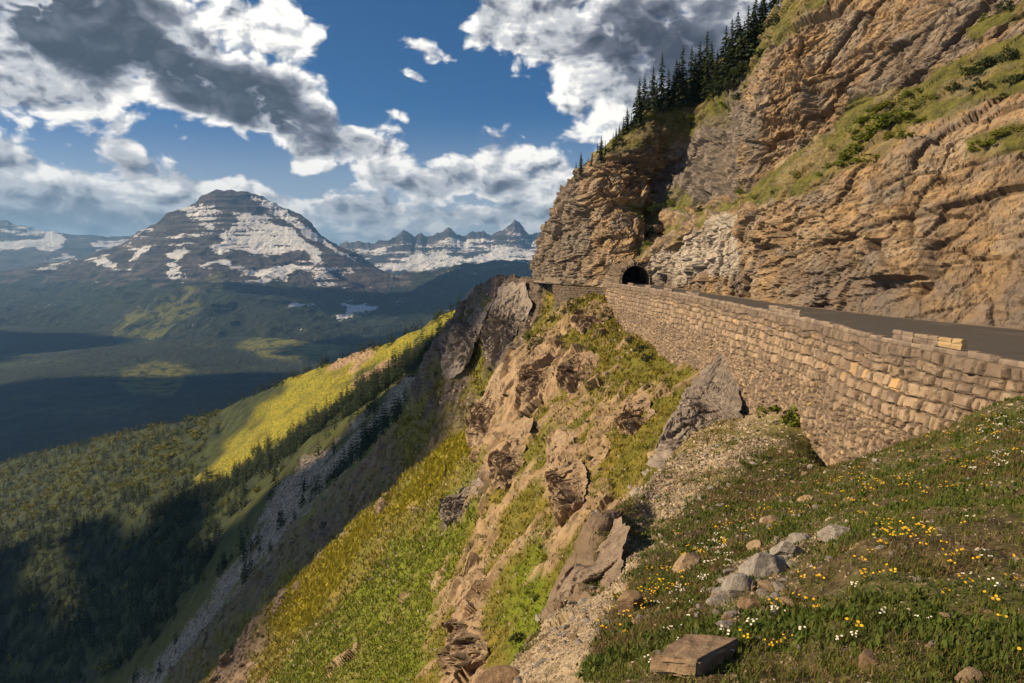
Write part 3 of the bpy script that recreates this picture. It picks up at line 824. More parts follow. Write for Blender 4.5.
# ring of rough stones round the mouth
PV, PQ = [], []
an2 = np.linspace(0.0, math.pi, 64)
for k, a in enumerate(an2):
    for (rr, yy) in ((TW - 0.05, 189.0), (TW - 0.02, 184.9), (TW + 0.45 + 0.7 * RNG.random(), 184.6 + 1.0 * RNG.random()), (TW + 0.9 + 1.3 * RNG.random(), 186.5 + 1.5 * RNG.random()), (TW + 2.4 + 1.5 * RNG.random(), 191.5)):
        zb = (TH - TW) + rr * math.sin(a) if 0 < k < 63 else -0.5
        PV.append((-rr * math.cos(a), yy - 187, zb))
m_port, t, b = material("portal_stone")
p = t.pos(); n_ = t.noise(p, 0.9, 6, 0.65)
t.l.new(t.mix(n_, (0.17, 0.115, 0.07), (0.36, 0.26, 0.165)), b.inputs['Base Color']); t.l.new(t.bump(n_, 0.9, 0.5), b.inputs['Normal'])
o = obj("portal", mesh_arrays("portal", PV, grid_quads(64, 5), m_cliff), tn)
tag(tn, "dark arched road tunnel cut through the rock headland", "tunnel")

# ------------------------------------------------------------------ retaining walls with their stones in relief
m_wall, t, b = material("wall_stone")
p = t.pos(); a_j, a_r, a_r2 = t.attr("joint"), t.attr("stone"), t.attr("stone_b")
nm = t.noise(p, 1.2, 6, 0.65); nf = t.noise(p, 7.0, 5, 0.7); nb = t.noise(p, 0.12, 4, 0.6)
st_ = t.mix(a_r, (0.135, 0.095, 0.068), (0.31, 0.225, 0.155))
st_ = t.mix(t.sstep(0.965, 0.98, a_r2), st_, (0.40, 0.26, 0.12))
st_ = t.mix(t.mul(t.sstep(0.20, 0.14, a_r2), 0.8), st_, (0.135, 0.10, 0.085))
st_ = t.mix(t.mul(t.sstep(0.45, 0.7, nm), 0.5), st_, (0.43, 0.35, 0.265))
st_ = t.mix(t.mul(t.sstep(0.5, 0.75, nf), 0.4), st_, (0.13, 0.10, 0.075))
st_ = t.mix(t.mul(t.sstep(0.48, 0.66, nb), 0.4), st_, (0.14, 0.105, 0.085))
st_ = t.mix(t.mul(t.attr('crown_course'), 0.6), st_, (0.12, 0.092, 0.078))
mo = t.mix(nf, (0.055, 0.042, 0.032), (0.15, 0.115, 0.085))
t.l.new(t.mix(a_j, mo, st_), b.inputs['Base Color'])
t.l.new(t.bump(t.add(nf, t.mul(nm, 0.6)), 0.7, 0.08), b.inputs['Normal'])
ZTOP, ZBOT = -5.95, -23.0


def rubble_wall(name, wl_, ztop, zbot, seed, size, label, batter_k=0.11, mat_=None):
    rg = np.random.default_rng(seed)
    wa_ = np.concatenate([[0], np.cumsum(np.linalg.norm(np.diff(wl_, axis=0), axis=1))]); LEN = wa_[-1]
    xy = lambda u: (pchip(wa_, wl_[:, 0], u), pchip(wa_, wl_[:, 1], u))
    z, rows_ = ztop, []
    while z > zbot:
        k = smooth(-9.5, -12.5, z)
        hgt = ((0.62 + 0.62 * rg.random()) * (1 - k) + (0.42 + 0.34 * rg.random()) * k) * size
        rows_.append((z - hgt, z, k)); z -= hgt
    edges_z = np.array([r[1] for r in rows_] + [rows_[-1][0]])
    joints = []
    for r in rows_:
        u, J = 0.0, [0.0]
        while u < LEN:
            u += (0.50 + 1.15 * rg.random() ** 1.4) * size * (1 - 0.42 * r[2]); J.append(u)
        joints.append(np.array(J))
    id0 = np.cumsum([0] + [len(j) for j in joints])
    R1_ = rg.random(id0[-1] + 5); R2_ = rg.random(id0[-1] + 5)
    ug = [0.0]
    while ug[-1] < LEN:
        yy = float(xy(np.array([ug[-1]]))[1][0])
        ug.append(ug[-1] + np.clip(abs(yy) / 683.0 * 1.6, 0.07, 0.30))
    ug = np.array(ug); zg = np.arange(zbot, ztop + 1e-6, 0.08)
    U, Z = np.meshgrid(ug, zg, indexing='ij'); shp = U.shape
    PU = np.stack([U.ravel(), np.full(U.size, seed * 3.0), Z.ravel()], -1)
    low_ = smooth(-9.5, -13.5, Z.ravel())
    Zw = Z.ravel() + fbm(PU, 3.2, 3, seed=150) * (0.34 + 0.5 * low_) * smooth(ztop, ztop - 0.6, Z.ravel()) + fbm(PU, 0.6, 2, seed=151) * (0.10 + 0.14 * low_)
    Uw = U.ravel() + fbm(PU, 1.1, 3, seed=152) * (0.28 + 0.3 * low_)
    ri = np.clip(np.searchsorted(-edges_z, -Zw) - 1, 0, len(rows_) - 1)
    d_edge = np.zeros(U.size); sid = np.zeros(U.size, int)
    for k in range(len(rows_)):
        s = ri == k
        if not s.any(): continue
        j = np.clip(np.searchsorted(joints[k], Uw[s]) - 1, 0, len(joints[k]) - 2)
        u0, u1 = joints[k][j], joints[k][j + 1]
        d_edge[s] = np.minimum(np.minimum(Uw[s] - u0, u1 - Uw[s]), np.minimum(Zw[s] - rows_[k][0], rows_[k][1] - Zw[s])); sid[s] = id0[k] + j
    rnd, rnd2 = R1_[sid], R2_[sid]
    rel = np.sqrt(np.clip(d_edge / 0.17, 0, 1)) * (0.20 + 0.32 * ((rnd * 7.3) % 1.0)) + fbm(PU, 0.6, 4, gain=0.6, seed=155) * 0.09 * smooth(0.0, 0.08, d_edge)
    rel = rel + smooth(0.0, 0.15, d_edge) * (((rnd2 * 13.7) % 1.0) - 0.5) * 0.5 * (Uw % 1.0 - 0.5) + smooth(0.0, 0.15, d_edge) * (((rnd2 * 29.3) % 1.0) - 0.5) * 0.5 * (Zw % 1.0 - 0.5)
    # every stone face is tilted a little its own way
    x0, y0 = xy(U.ravel() - 2.0); x1, y1 = xy(U.ravel() + 2.0); x, y = xy(U.ravel())
    dx, dy = x1 - x0, y1 - y0; n = np.hypot(dx, dy); ox, oy = dy / n, -dx / n
    off = (ztop - Z.ravel()) * batter_k + rel
    V = np.stack([x + ox * off, y + oy * off, Z.ravel()], -1)
    w = obj(name, mesh_arrays(name, V, grid_quads(*shp)[:, ::-1], m_wall, dict(joint=smooth(0.03, 0.09, d_edge), stone=rnd, stone_b=rnd2, crown_course=(ri == 0).astype(float) + 0.5 * (ri == 1))))
    tag(w, label, "retaining wall", kind="thing")
    if mat_ is not None: w.data.materials[0] = mat_
    return w


wall = rubble_wall("retaining_wall", wl, ZTOP, ZBOT, 1, 0.93, "long tan rubble stone retaining wall with coping along the mountain road")
wl2 = np.array([at(px, 285, Y)[:2] for px, Y in ((552, 221), (560, 213), (582, 202), (602, 195), (612, 190))])
rubble_wall("low_wall", wl2[::-1], -7.1, -12, 2, 0.7, "shade darkened low stone wall on the ledge left of the tunnel mouth", 0.05, m_cliff)  # darker cliff rock in place of wall stone puts its shade into the colour

m_cope, t, b = material("coping_stone")
p = t.pos(); gi = t.new('ShaderNodeNewGeometry').outputs['Random Per Island']
nm = t.noise(p, 2.0, 6, 0.65); nf = t.noise(p, 9.0, 4, 0.7)
c = t.mix(gi, (0.13, 0.10, 0.085), (0.24, 0.185, 0.145)); c = t.mix(t.mul(t.sstep(0.45, 0.7, nm), 0.5), c, (0.36, 0.29, 0.22))
t.l.new(c, b.inputs['Base Color']); t.l.new(t.bump(t.add(nm, nf), 0.8, 0.1), b.inputs['Normal'])
m_tan, t, b = material("tan_stone")
p = t.pos(); nm = t.noise(p, 2.0, 6, 0.65)
t.l.new(t.mix(nm, (0.24, 0.165, 0.09), (0.42, 0.31, 0.18)), b.inputs['Base Color']); t.l.new(t.bump(nm, 0.8, 0.15), b.inputs['Normal'])


def stone_block(bm, u0, u1, z0, z1, inw, outw, rng, jit=0.05):
    """one rough squared stone lying along the wall"""
    n = max(2, int((u1 - u0) / 0.5)); 
    um = np.linspace(u0 + 0.015, u1 - 0.015, n)
    x, y, dx, dy, ox, oy = wall_frame(um)
    rings = []
    for k in range(n):
        sh_ = 0.06 if k in (0, n - 1) else 0.0
        pts = [(outw - sh_, z0), (outw - sh_ + 0.03, z0 + (z1 - z0) * 0.55), (outw - 0.07 - sh_, z1 - sh_ * 0.6), (0.0, z1 + 0.02 - sh_), (-inw + 0.05, z1 - sh_ * 0.6), (-inw, z0)]
        rings.append([bm.verts.new((x[k] + ox[k] * (a + rng.uniform(-jit, jit) * 0.6), y[k] + oy[k] * (a + rng.uniform(-jit, jit) * .6), z + rng.uniform(-jit, jit) * 0.7)) for a, z in pts])
    for k in range(n - 1):
        for q in range(6):
            bm.faces.new((rings[k][q], rings[k + 1][q], rings[k + 1][(q + 1) % 6], rings[k][(q + 1) % 6]))
    bm.faces.new(rings[0]); bm.faces.new(rings[-1][::-1])


rr = random.Random(5)
bm = bmesh.new(); u = 0.2
while u < WLEN - 2:
    L = rr.uniform(0.7, 1.5)
    stone_block(bm, u, u + L, ZTOP - 0.02, WTOP - 0.02 + rr.uniform(-0.08, 0.06), 0.42, 0.16, rr)
    u += L - 0.03
bmesh.ops.recalc_face_normals(bm, faces=bm.faces)
bm_obj("coping", bm, m_cope, wall)


def u_of(px):
    uu = np.linspace(0, WLEN, 4000); x, y = wall_xy(uu)
    qx_, _ = proj(np.stack([x, y, np.full_like(x, WTOP)], -1))
    ok = y > 15
    return float(uu[ok][np.argmin(np.abs(qx_[ok] - px))])


# raised lengths of parapet along the outer edge of the road
for (a, b_, hgt, tan) in ((893, 938, 0.62, False), (938, 962, 0.62, True), (769, 800, 0.62, False), (686, 699, 0.5, False), (664, 672, 0.5, False), (645, 651, 0.5, False), (628, 633, 0.5, False)):
    u0, u1 = u_of(a), u_of(b_)
    if u1 < u0: u0, u1 = u1, u0
    bm = bmesh.new(); u = u0
    while u < u1 - 0.3:
        L = min(rr.uniform(1.0, 1.9), u1 - u)
        stone_block(bm, u, u + L, WTOP - 0.05, WTOP + hgt * 0.55, 0.38, 0.12, rr)
        stone_block(bm, u + 0.02, u + L - 0.02, WTOP + hgt * 0.55 - 0.02, WTOP + hgt + rr.uniform(-0.06, 0.04), 0.36, 0.10, rr)
        u += L
    bmesh.ops.recalc_face_normals(bm, faces=bm.faces)
    o = bm_obj("parapet", bm, m_tan if tan else m_cope, wall)
    if tan: o["label"] = "yellowish end stone of the raised parapet"
# ================================================================== VALLEY AND FAR MOUNTAINS
def noise_mask(P, wl, a, b, seed, octs=5):
    return smooth(a, b, fbm(P, wl, octs, gain=0.55, seed=seed))


VZ = -650.0
# --- valley floor: one sheet that runs to the horizon
ax = np.concatenate([np.linspace(-1.25, -0.75, 30), np.linspace(-0.74, 0.2, 420), np.linspace(0.22, 1.4, 40)])
yv = np.exp(np.linspace(math.log(1500), math.log(60000), 420))
AX, YV = np.meshgrid(ax, yv, indexing='ij')
VP = np.stack([AX * YV, YV, np.full(AX.shape, VZ)], -1).reshape(-1, 3)
hills_ = fbm(VP, 1900.0, 5, seed=200) * 70 + fbm(VP, 400.0, 4, ridged=True, seed=203) * 16
trees_ = (vnoise(VP / 22.0, 208) * 0.5 + 0.5) * 8 * smooth(9000, 4000, VP[:, 1])
VP[:, 2] += hills_ * smooth(60000, 9000, VP[:, 1]) + trees_
vpx, vpy = proj(VP)
vw = fbm(VP, 900.0, 4, seed=215) * 24; vw2 = fbm(VP, 700.0, 4, seed=218) * 14
mdw = in_poly(vpx + vw, vpy + vw2, [(235, 350), (262, 334), (300, 332), (345, 345), (330, 358), (270, 358)]).astype(float) + in_poly(vpx + vw, vpy + vw2, [(120, 335), (150, 318), (185, 300), (200, 306), (170, 328), (145, 340)]) + 0.8 * in_poly(vpx + vw, vpy + vw2, [(110, 372), (150, 358), (190, 370), (170, 392), (130, 390)])
mdw = np.clip(blur(mdw.reshape(AX.shape), 3).ravel(), 0, 1)
m_val, t, b = material("valley_forest")
p = t.pos(); nb = t.noise(p, 0.002, 6, 0.62); nm = t.noise(p, 0.012, 6, 0.7); nf = t.noise(p, 0.06, 4, 0.7)
c = t.mix(t.sstep(0.35, 0.65, nm), (0.009, 0.016, 0.012), (0.022, 0.033, 0.016))
c = t.mix(t.mul(t.sstep(0.52, 0.66, nb), t.sstep(0.4, 0.6, nm)), c, (0.06, 0.075, 0.022))
c = t.mix(t.mul(t.attr("meadow"), t.sstep(0.35, 0.55, nm)), c, (0.17, 0.17, 0.035))
t.l.new(c, b.inputs['Base Color'])
t.l.new(t.bump(nf, 1.0, 12.0), b.inputs['Normal'])
o = obj("valley", mesh_arrays("valley", VP, grid_quads(*AX.shape), m_val, dict(meadow=mdw)))
tag(o, "broad dark forested valley floor with sunlit clearings", kind="structure")


def rock_material(name, tree0=(0.012, 0.022, 0.016), rock0=(0.022, 0.020, 0.023), rock1=(0.105, 0.09, 0.085), k=1.0):
    m, t, b = material(name)
    p = t.pos(); nb = t.noise(p, 0.0012 * k, 6, 0.62); nm = t.noise(p, 0.008 * k, 7, 0.7); nf = t.noise(p, 0.03 * k, 5, 0.7)
    st = t.noise(t.mapping(p, (0.12, 0.12, 1.6), (0, 0.08, 0)), 0.012 * k, 6, 0.6)
    a_sn, a_fo, a_me = t.attr("snow"), t.attr("forest"), t.attr("meadow")
    c = t.mix(t.sstep(0.38, 0.62, st), rock0, rock1)
    c = t.mix(t.mul(t.sstep(0.45, 0.65, nm), 0.4), c, (0.15, 0.125, 0.11))
    f = t.mix(t.sstep(0.4, 0.65, nm), tree0, (0.03, 0.042, 0.02))
    c = t.mix(t.sstep(0.42, 0.58, t.add(t.mul(a_fo, 0.75), t.mul(nm, 0.25))), c, f)
    c = t.mix(t.mul(a_me, t.sstep(0.38, 0.55, nm)), c, (0.15, 0.155, 0.035))
    sn = t.sstep(0.52, 0.64, t.add(a_sn, t.mul(t.sub(t.add(t.add(t.mul(nm, 0.25), t.mul(nf, 0.35)), t.mul(st, 0.4)), 0.5), 5.0)))
    c = t.mix(sn, c, (0.82, 0.81, 0.82))
    t.l.new(c, b.inputs['Base Color'])
    bn = t.bump(t.add(t.mul(nm, 0.9), t.mul(st, 0.9)), 1.0, 90.0 / k)
    bn = t.bump(nf, 0.7, 12.0 / k, bn)
    t.l.new(bn, b.inputs['Normal'])
    return m


def far_loft(name, lines, steps, s, mat, amp, wl, seed, masks, label, jag=1.5):
    PY, Y = loft(lines, steps, s, 1, True, jag)
    PX = np.repeat(s[:, None], PY.shape[1], 1)
    G = at(PX, PY, Y); shp_ = PX.shape
    P = G.reshape(-1, 3)
    spc = P[:, 1] / 683.0
    N = grid_normals(G).reshape(-1, 3); N *= np.sign(N[:, 2:3] + 1e-9)
    st = fbm(np.stack([P[:, 0] * 0.1, P[:, 1] * 0.1, P[:, 2]], -1), 110.0, 4, seed=seed + 9)
    d = fbm(P, wl, 8, gain=0.60, ridged=True, seed=seed, spacing=spc * 0.7) * amp * 1.25 + st * amp * 0.3
    d = d + fbm(P * np.array([1, 1, 0.15]), wl * 0.42, 5, gain=0.55, ridged=True, seed=seed + 20, spacing=spc) * amp * 0.7
    d = d - np.percentile(d, 72)
    # the skyline itself keeps its traced outline apart from the fine octaves
    tt = np.repeat(np.linspace(0, len(steps), shp_[1])[None], shp_[0], 0).ravel()
    d *= 0.10 + 0.90 * smooth(0.0, 0.8, np.abs(tt - (len(steps) - 1)))
    P2 = P + N * d[:, None]
    a = masks(PX.ravel(), PY.ravel(), P2, N, tt, shp_, d / amp)
    o = obj(name, mesh_arrays(name, P2, grid_quads(*shp_), mat, a))
    tag(o, label, kind="structure")
    return o


def zrow(d, z=VZ - 30):
    return {k: (262 - z * 683.0 / y, y) for k, y in d.items()}


ML = [
 zrow({-250: 7600, 0: 7000, 100: 6200, 160: 5700, 250: 5300, 350: 5200, 450: 5000, 620: 4800}),
 {-250: (300, 9200), 0: (298, 8500), 80: (290, 8100), 120: (300, 7200), 160: (292, 6900), 200: (287, 6800), 250: (294, 6700), 300: (302, 6600), 350: (312, 6400), 420: (322, 6000), 480: (316, 5800), 620: (308, 5600)},
 {-250: (285, 9900), 0: (284, 9300), 60: (274, 9000), 120: (270, 8600), 160: (271, 8100), 200: (268, 7900), 260: (271, 7800), 300: (278, 7600), 350: (287, 7300), 420: (294, 6900), 480: (287, 6700), 620: (278, 6500)},
 {-250: (275, 10400), 0: (274, 9800), 60: (265, 9500), 100: (257, 9300), 150: (246, 9000), 200: (238, 8750), 250: (241, 8650), 300: (252, 8500), 350: (270, 8200), 400: (284, 7900), 440: (277, 7700), 480: (270, 7500), 530: (266, 7300), 620: (266, 7300)},
 {-250: (270, 11000), 0: (270, 10500), 60: (262, 10200), 85: (257, 10000), 100: (250, 9800), 115: (246, 9700), 130: (240, 9600), 150: (230, 9500), 162: (221, 9450), 168: (212, 9400), 178: (208, 9400), 192: (205, 9380), 199: (196, 9350), 208: (192.5, 9330), 218: (191, 9300), 235: (192.5, 9300), 247: (195, 9300), 262: (199, 9300), 276: (203, 9250), 290: (209, 9200), 302: (215, 9150), 312: (223, 9100), 322: (231, 9050), 332: (238, 9000), 345: (248, 9000), 362: (261, 9000), 380: (271, 8800), 400: (279, 8600), 420: (276, 8400), 440: (272, 8300), 460: (267, 8200), 480: (264, 8100), 500: (262.5, 8000), 530: (262, 8000), 620: (262, 8000)},
 {-250: (300, 12500), 0: (300, 12200), 100: (290, 11800), 200: (262, 11400), 300: (275, 11200), 400: (300, 10800), 620: (300, 10500)},
]


def m_masks(px, py, P, N, tt, shp_, rel):
    w = fbm(P, 260.0, 5, gain=0.6, seed=301); w2 = fbm(P, 220.0, 5, gain=0.6, seed=304)
    qx, qy = px + w * 16, py + w2 * 9
    sn = np.zeros(px.size)
    for poly, v in (([(208, 252), (222, 236), (234, 220), (243, 213), (262, 217), (286, 224), (300, 234), (316, 248), (330, 262), (318, 262), (296, 250), (262, 250), (232, 246)], .78),
                    ([(243, 196), (262, 199), (292, 210), (312, 225), (345, 252), (362, 266), (338, 256), (308, 234), (284, 218), (256, 208)], .8),
                    ([(176, 206), (212, 204), (222, 212), (206, 230), (198, 222), (180, 213)], .62),
                    ([(243, 269), (262, 262), (286, 260), (292, 266), (284, 276), (262, 279)], .9),
                    ([(162, 272), (174, 256), (184, 248), (188, 252), (178, 264), (182, 272), (170, 276)], .9),
                    ([(190, 270), (206, 262), (230, 256), (230, 262), (210, 268)], .95),
                    ([(84, 262), (118, 258), (120, 264), (92, 267)], .9), ([(126, 254), (144, 246), (146, 250), (130, 258)], .9),
                    ([(286, 306), (310, 300), (350, 290), (352, 296), (328, 306), (300, 312)], 1.0),
                    ([(318, 314), (360, 306), (372, 312), (340, 318)], .7), ([(340, 308), (368, 303), (380, 308), (356, 312)], .65),
                    ([(228, 262), (248, 264), (244, 272), (230, 270)], .6), ([(300, 262), (330, 268), (352, 276), (340, 280), (310, 274)], .55)):
        sn = np.maximum(sn, v * in_poly(qx, qy, poly))
    sn = blur(sn.reshape(shp_), 6).ravel()
    ledge = smooth(0.0, 0.42, fbm(np.stack([P[:, 0] * 0.35, P[:, 1] * 0.35, P[:, 2] * 1.8], -1), 150.0, 5, gain=0.65, seed=309))
    sn = np.maximum(sn, ledge * 0.66 * smooth(-330, 0, P[:, 2]))
    sn *= 1 - 0.5 * smooth(0.2, 0.6, rel)
    fo = smooth(-150, -330, P[:, 2] + w * 160 + 70 * (px > 330))
    fo = np.maximum(fo, smooth(380, 440, px) * smooth(60, -60, P[:, 2]))
    mw = in_poly(qx, qy, [(60, 345), (110, 325), (150, 305), (190, 285), (215, 270), (225, 276), (195, 300), (180, 320), (150, 345)]) * 0.9
    return dict(snow=sn, forest=fo, meadow=blur(mw.astype(float).reshape(shp_), 3).ravel())


m_mtn = rock_material("mountain_rock")
far_loft("mountain", ML, [90, 70, 80, 90, 16], np.arange(-250, 621, 1.25), m_mtn, 95.0, 1500.0, 300, m_masks, "broad dark peak streaked with snow rising beyond the valley")

# --- snowy range behind on the right
R1 = [
 zrow({250: 11500, 620: 11000}, -500),
 {250: (285, 12500), 620: (285, 12000)},
 {250: (262, 14200), 350: (262, 14200), 400: (258, 14000), 450: (255, 14000), 500: (252, 14000), 620: (255, 14000)},
 {250: (248, 15500), 330: (246, 15500), 345: (243, 15500), 360: (242.5, 15500), 376: (243, 15500), 388: (242, 15300), 396: (239, 15200), 400: (235, 15100), 403: (231, 15000), 409: (236, 15000), 414: (241, 15100), 421: (236.5, 15100), 427: (240, 15200), 436: (237, 15000), 443: (234.5, 15000), 449: (228, 15000), 452: (230.5, 15000), 457: (236, 15000), 466: (237, 15200), 472: (234, 15200), 479: (232.5, 15200), 484: (231.5, 15200), 491: (236.5, 15200), 499: (232, 15000), 507: (226, 15000), 512: (220.5, 14950), 515: (217.5, 14900), 518: (221, 14900), 523: (227, 14900), 529: (234, 15000), 537: (235, 15000), 545: (233, 15000), 560: (236, 15000), 620: (238, 15000)},
 {250: (270, 18000), 620: (270, 18000)},
]


def r_masks(px, py, P, N, tt, shp_, rel):
    w = fbm(P, 500.0, 5, gain=0.6, seed=331)
    l_ = fbm(np.stack([P[:, 0] * 0.5, P[:, 1] * 0.5, P[:, 2] * 1.3], -1), 420.0, 6, gain=0.62, seed=334)
    sn = (0.42 + 0.5 * smooth(-0.25, 0.2, l_ - rel * 0.3)) * smooth(3.25, 2.85, tt + l_ * 0.35) * smooth(-260, -40, P[:, 2] + w * 150)
    return dict(snow=sn, forest=smooth(-120, -280, P[:, 2] + w * 120), meadow=np.zeros(px.size))


m_rng = rock_material("snowy_range_rock", k=0.6)
far_loft("snowy_range", R1, [20, 50, 80, 10], np.arange(250, 621, 1.0), m_rng, 80.0, 1500.0, 330, r_masks, "distant row of jagged snowy peaks on the horizon", 3.2)

# --- plateau range on the left
L1 = [
 zrow({-400: 10500, 300: 11500}, -560),
 {-400: (285, 12500), 300: (285, 12500)},
 {-400: (250, 15000), 0: (250, 14500), 60: (248, 14500), 120: (250, 15000), 300: (254, 15000)},
 {-400: (226, 16500), -100: (224, 16500), -20: (221, 16500), 5: (222, 16500), 22: (227, 16500), 45: (233, 16500), 62: (234, 16500), 75: (236.5, 16500), 90: (236, 16800), 105: (238, 16800), 125: (237, 17000), 150: (240, 17000), 300: (244, 17000)},
 {-400: (260, 20000), 300: (260, 20000)},
]


def l_masks(px, py, P, N, tt, shp_, rel):
    l_ = fbm(P, 700.0, 6, gain=0.6, seed=344)
    qx, qy = px + l_ * 12, py + l_ * 5
    sn = in_poly(qx, qy, [(-60, 238), (0, 242), (40, 238), (62, 234), (66, 240), (50, 247), (0, 249), (-60, 250)]) + in_poly(qx, qy, [(20, 228), (60, 233), (56, 236), (30, 233)]) * 0.9 + 0.75 * in_poly(qx, qy, [(90, 242), (128, 238), (124, 248), (96, 250)])
    sn = np.maximum(np.clip(sn, 0, 1), smooth(0.05, 0.35, l_) * 0.7 * smooth(-150, 100, P[:, 2]))
    return dict(snow=sn, forest=smooth(-150, -300, P[:, 2] + l_ * 150), meadow=np.zeros(px.size))


far_loft("plateau_range", L1, [20, 50, 60, 10], np.arange(-400, 301, 1.4), m_rng, 90.0, 2600.0, 340, l_masks, "far flat topped range with a snowfield at the left horizon")
# ================================================================== ROCKS
def rock_mesh(name, seed, mat, dims=(1, 1, 0.7), planes=16, sub=4, rough=0.05):
    """a broken boulder: a ball cut flat by random planes, then weathered"""
    g = np.random.default_rng(seed)
    bm = bmesh.new(); bmesh.ops.create_icosphere(bm, subdivisions=sub, radius=1.0)
    V = np.array([v.co[:] for v in bm.verts])
    Q = np.array([[v.index for v in f.verts] for f in bm.faces]); bm.free()
    for k in range(planes):
        n = g.normal(size=3); n[2] *= 0.8; n /= np.linalg.norm(n)
        d = g.uniform(0.55, 0.86)
        o = V @ n - d
        V = V - np.clip(o, 0, None)[:, None] * n
    V = V * np.array(dims)
    V = V + (V / (np.linalg.norm(V, axis=1, keepdims=True) + 1e-6)) * (fbm(V * 1.0 + seed, 0.6, 5, gain=0.6, ridged=True, seed=seed) * rough)[:, None]
    return mesh_arrays(name, V, Q, mat)


def rock_mat(name, c0, c1, lich, s=1.0):
    m, t, b = material(name)
    p = t.pos(); nm = t.noise(p, 2.2 * s, 7, 0.68); nf = t.noise(p, 11.0 * s, 5, 0.7); st = t.noise(t.mapping(p, (1, 1, 4), (0.3, 0.2, 0)), 2.5 * s, 5, 0.6)
    c = t.mix(t.sstep(0.3, 0.7, nm), c0, c1); c = t.mix(t.mul(t.sstep(0.5, 0.7, nf), 0.45), c, lich)
    c = t.mix(t.mul(t.sstep(0.55, 0.72, st), 0.5), c, tuple(x * 0.6 for x in c0))
    t.l.new(c, b.inputs['Base Color'])
    bn = t.bump(t.add(nm, t.mul(st, 0.6)), 0.7, 0.12 / s); t.l.new(t.bump(nf, 0.6, 0.03 / s, bn), b.inputs['Normal'])
    return m


M_GREY = rock_mat("grey_boulder", (0.16, 0.14, 0.125), (0.33, 0.30, 0.27), (0.45, 0.41, 0.36))
M_TANR = rock_mat("tan_boulder", (0.22, 0.15, 0.09), (0.38, 0.275, 0.175), (0.45, 0.38, 0.29))
M_BRWN = rock_mat("brown_boulder", (0.16, 0.105, 0.065), (0.27, 0.18, 0.11), (0.36, 0.27, 0.18))
M_DARK = rock_mat("dark_outcrop_rock", (0.14, 0.115, 0.10), (0.27, 0.225, 0.19), (0.36, 0.30, 0.24), 0.25)


def put_rock(name, px, py, wpx, dims, mat, seed, label, cat="boulder", rz=0.0, sink=0.25, dmin=0.0, dmax=70.0, tilt=(0, 0), group=None, **kw):
    c = hill_at(px, py + 0.25 * wpx * dims[2] / dims[0], dmin, dmax)
    r = wpx / 683.0 * c.y * 0.5 / 0.66
    o = obj(name, rock_mesh(name, seed, mat, dims, **kw))
    o.scale = (r, r, r); o.location = c + Vector((0, 0, r * dims[2] * (0.55 - sink))); o.rotation_euler = (tilt[0], tilt[1], rz)
    tag(o, label, cat, group, "thing")
    return o


put_rock("boulder", 762, 570, 44, (1, .8, .75), M_GREY, 11, "largest pale grey boulder in the rocky patch below the wall", rz=0.5)
put_rock("boulder", 737, 587, 32, (1, .9, .85), M_GREY, 12, "rounded grey boulder at the lower left of the rocky patch", rz=1.4)
put_rock("boulder", 788, 552, 30, (1, .7, .6), M_GREY, 13, "grey boulder at the upper right end of the rocky patch", rz=0.2)
put_rock("boulder", 724, 602, 28, (1, .6, .35), M_GREY, 14, "low flat grey rock beside the rounded boulder", rz=0.3)
put_rock("boulder", 840, 534, 29, (1, .7, .5), M_GREY, 15, "lone flat grey boulder right of the rocky patch amid flowers", rz=-0.2)
put_rock("boulder", 688, 563, 27, (1, .8, .75), M_TANR, 16, "tan boulder standing among yellow flowers above the slab", rz=0.7)
put_rock("boulder", 633, 605, 28, (1, .8, .7), M_BRWN, 17, "brown boulder at the edge of the flowers left of the slab", rz=0.2)
put_rock("boulder", 772, 522, 18, (1, .7, .5), M_TANR, 18, "small tan boulder in the flower strip above the rocky patch", rz=0.2)
put_rock("boulder", 868, 660, 27, (1, .7, .5), M_BRWN, 19, "small brown rock alone in the grass right of the slab", rz=0.9)
put_rock("boulder", 968, 680, 30, (1, .8, .45), M_TANR, 20, "tan rock cut by the bottom edge in the right corner", rz=0.9)
put_rock("boulder", 534, 658, 32, (0.9, .9, 1.05), M_BRWN, 21, "upright dark boulder at the foot of the rubble slope", rz=0.9, planes=18, sink=0.25, dmax=40)
put_rock("boulder", 502, 686, 40, (1.1, .8, .6), M_BRWN, 22, "dark boulder at the bottom edge below the rubble slope", rz=0.3, planes=10, dmax=40)
put_rock("boulder", 660, 457, 22, (0.9, .8, .9), M_TANR, 24, "orange tan boulder below the dark outcrop", rz=0.6, dmin=40, dmax=100)
put_rock("boulder", 640, 494, 14, (1, .8, .7), M_GREY, 25, "pale rock perched on the lip of the grey cliff", rz=0.6, dmin=25)
put_rock("boulder", 752, 606, 22, (1, .8, .6), M_BRWN, 26, "brown rock between the slab and the grey boulders", rz=0.6)
put_rock("boulder", 806, 500, 14, (1, .8, .5), M_TANR, 27, "small pale rock on the slope under the wall corner", rz=0.6)
put_rock("boulder", 945, 618, 16, (1, .8, .5), M_TANR, 28, "small tan rock in the grass near the right edge", rz=0.6)

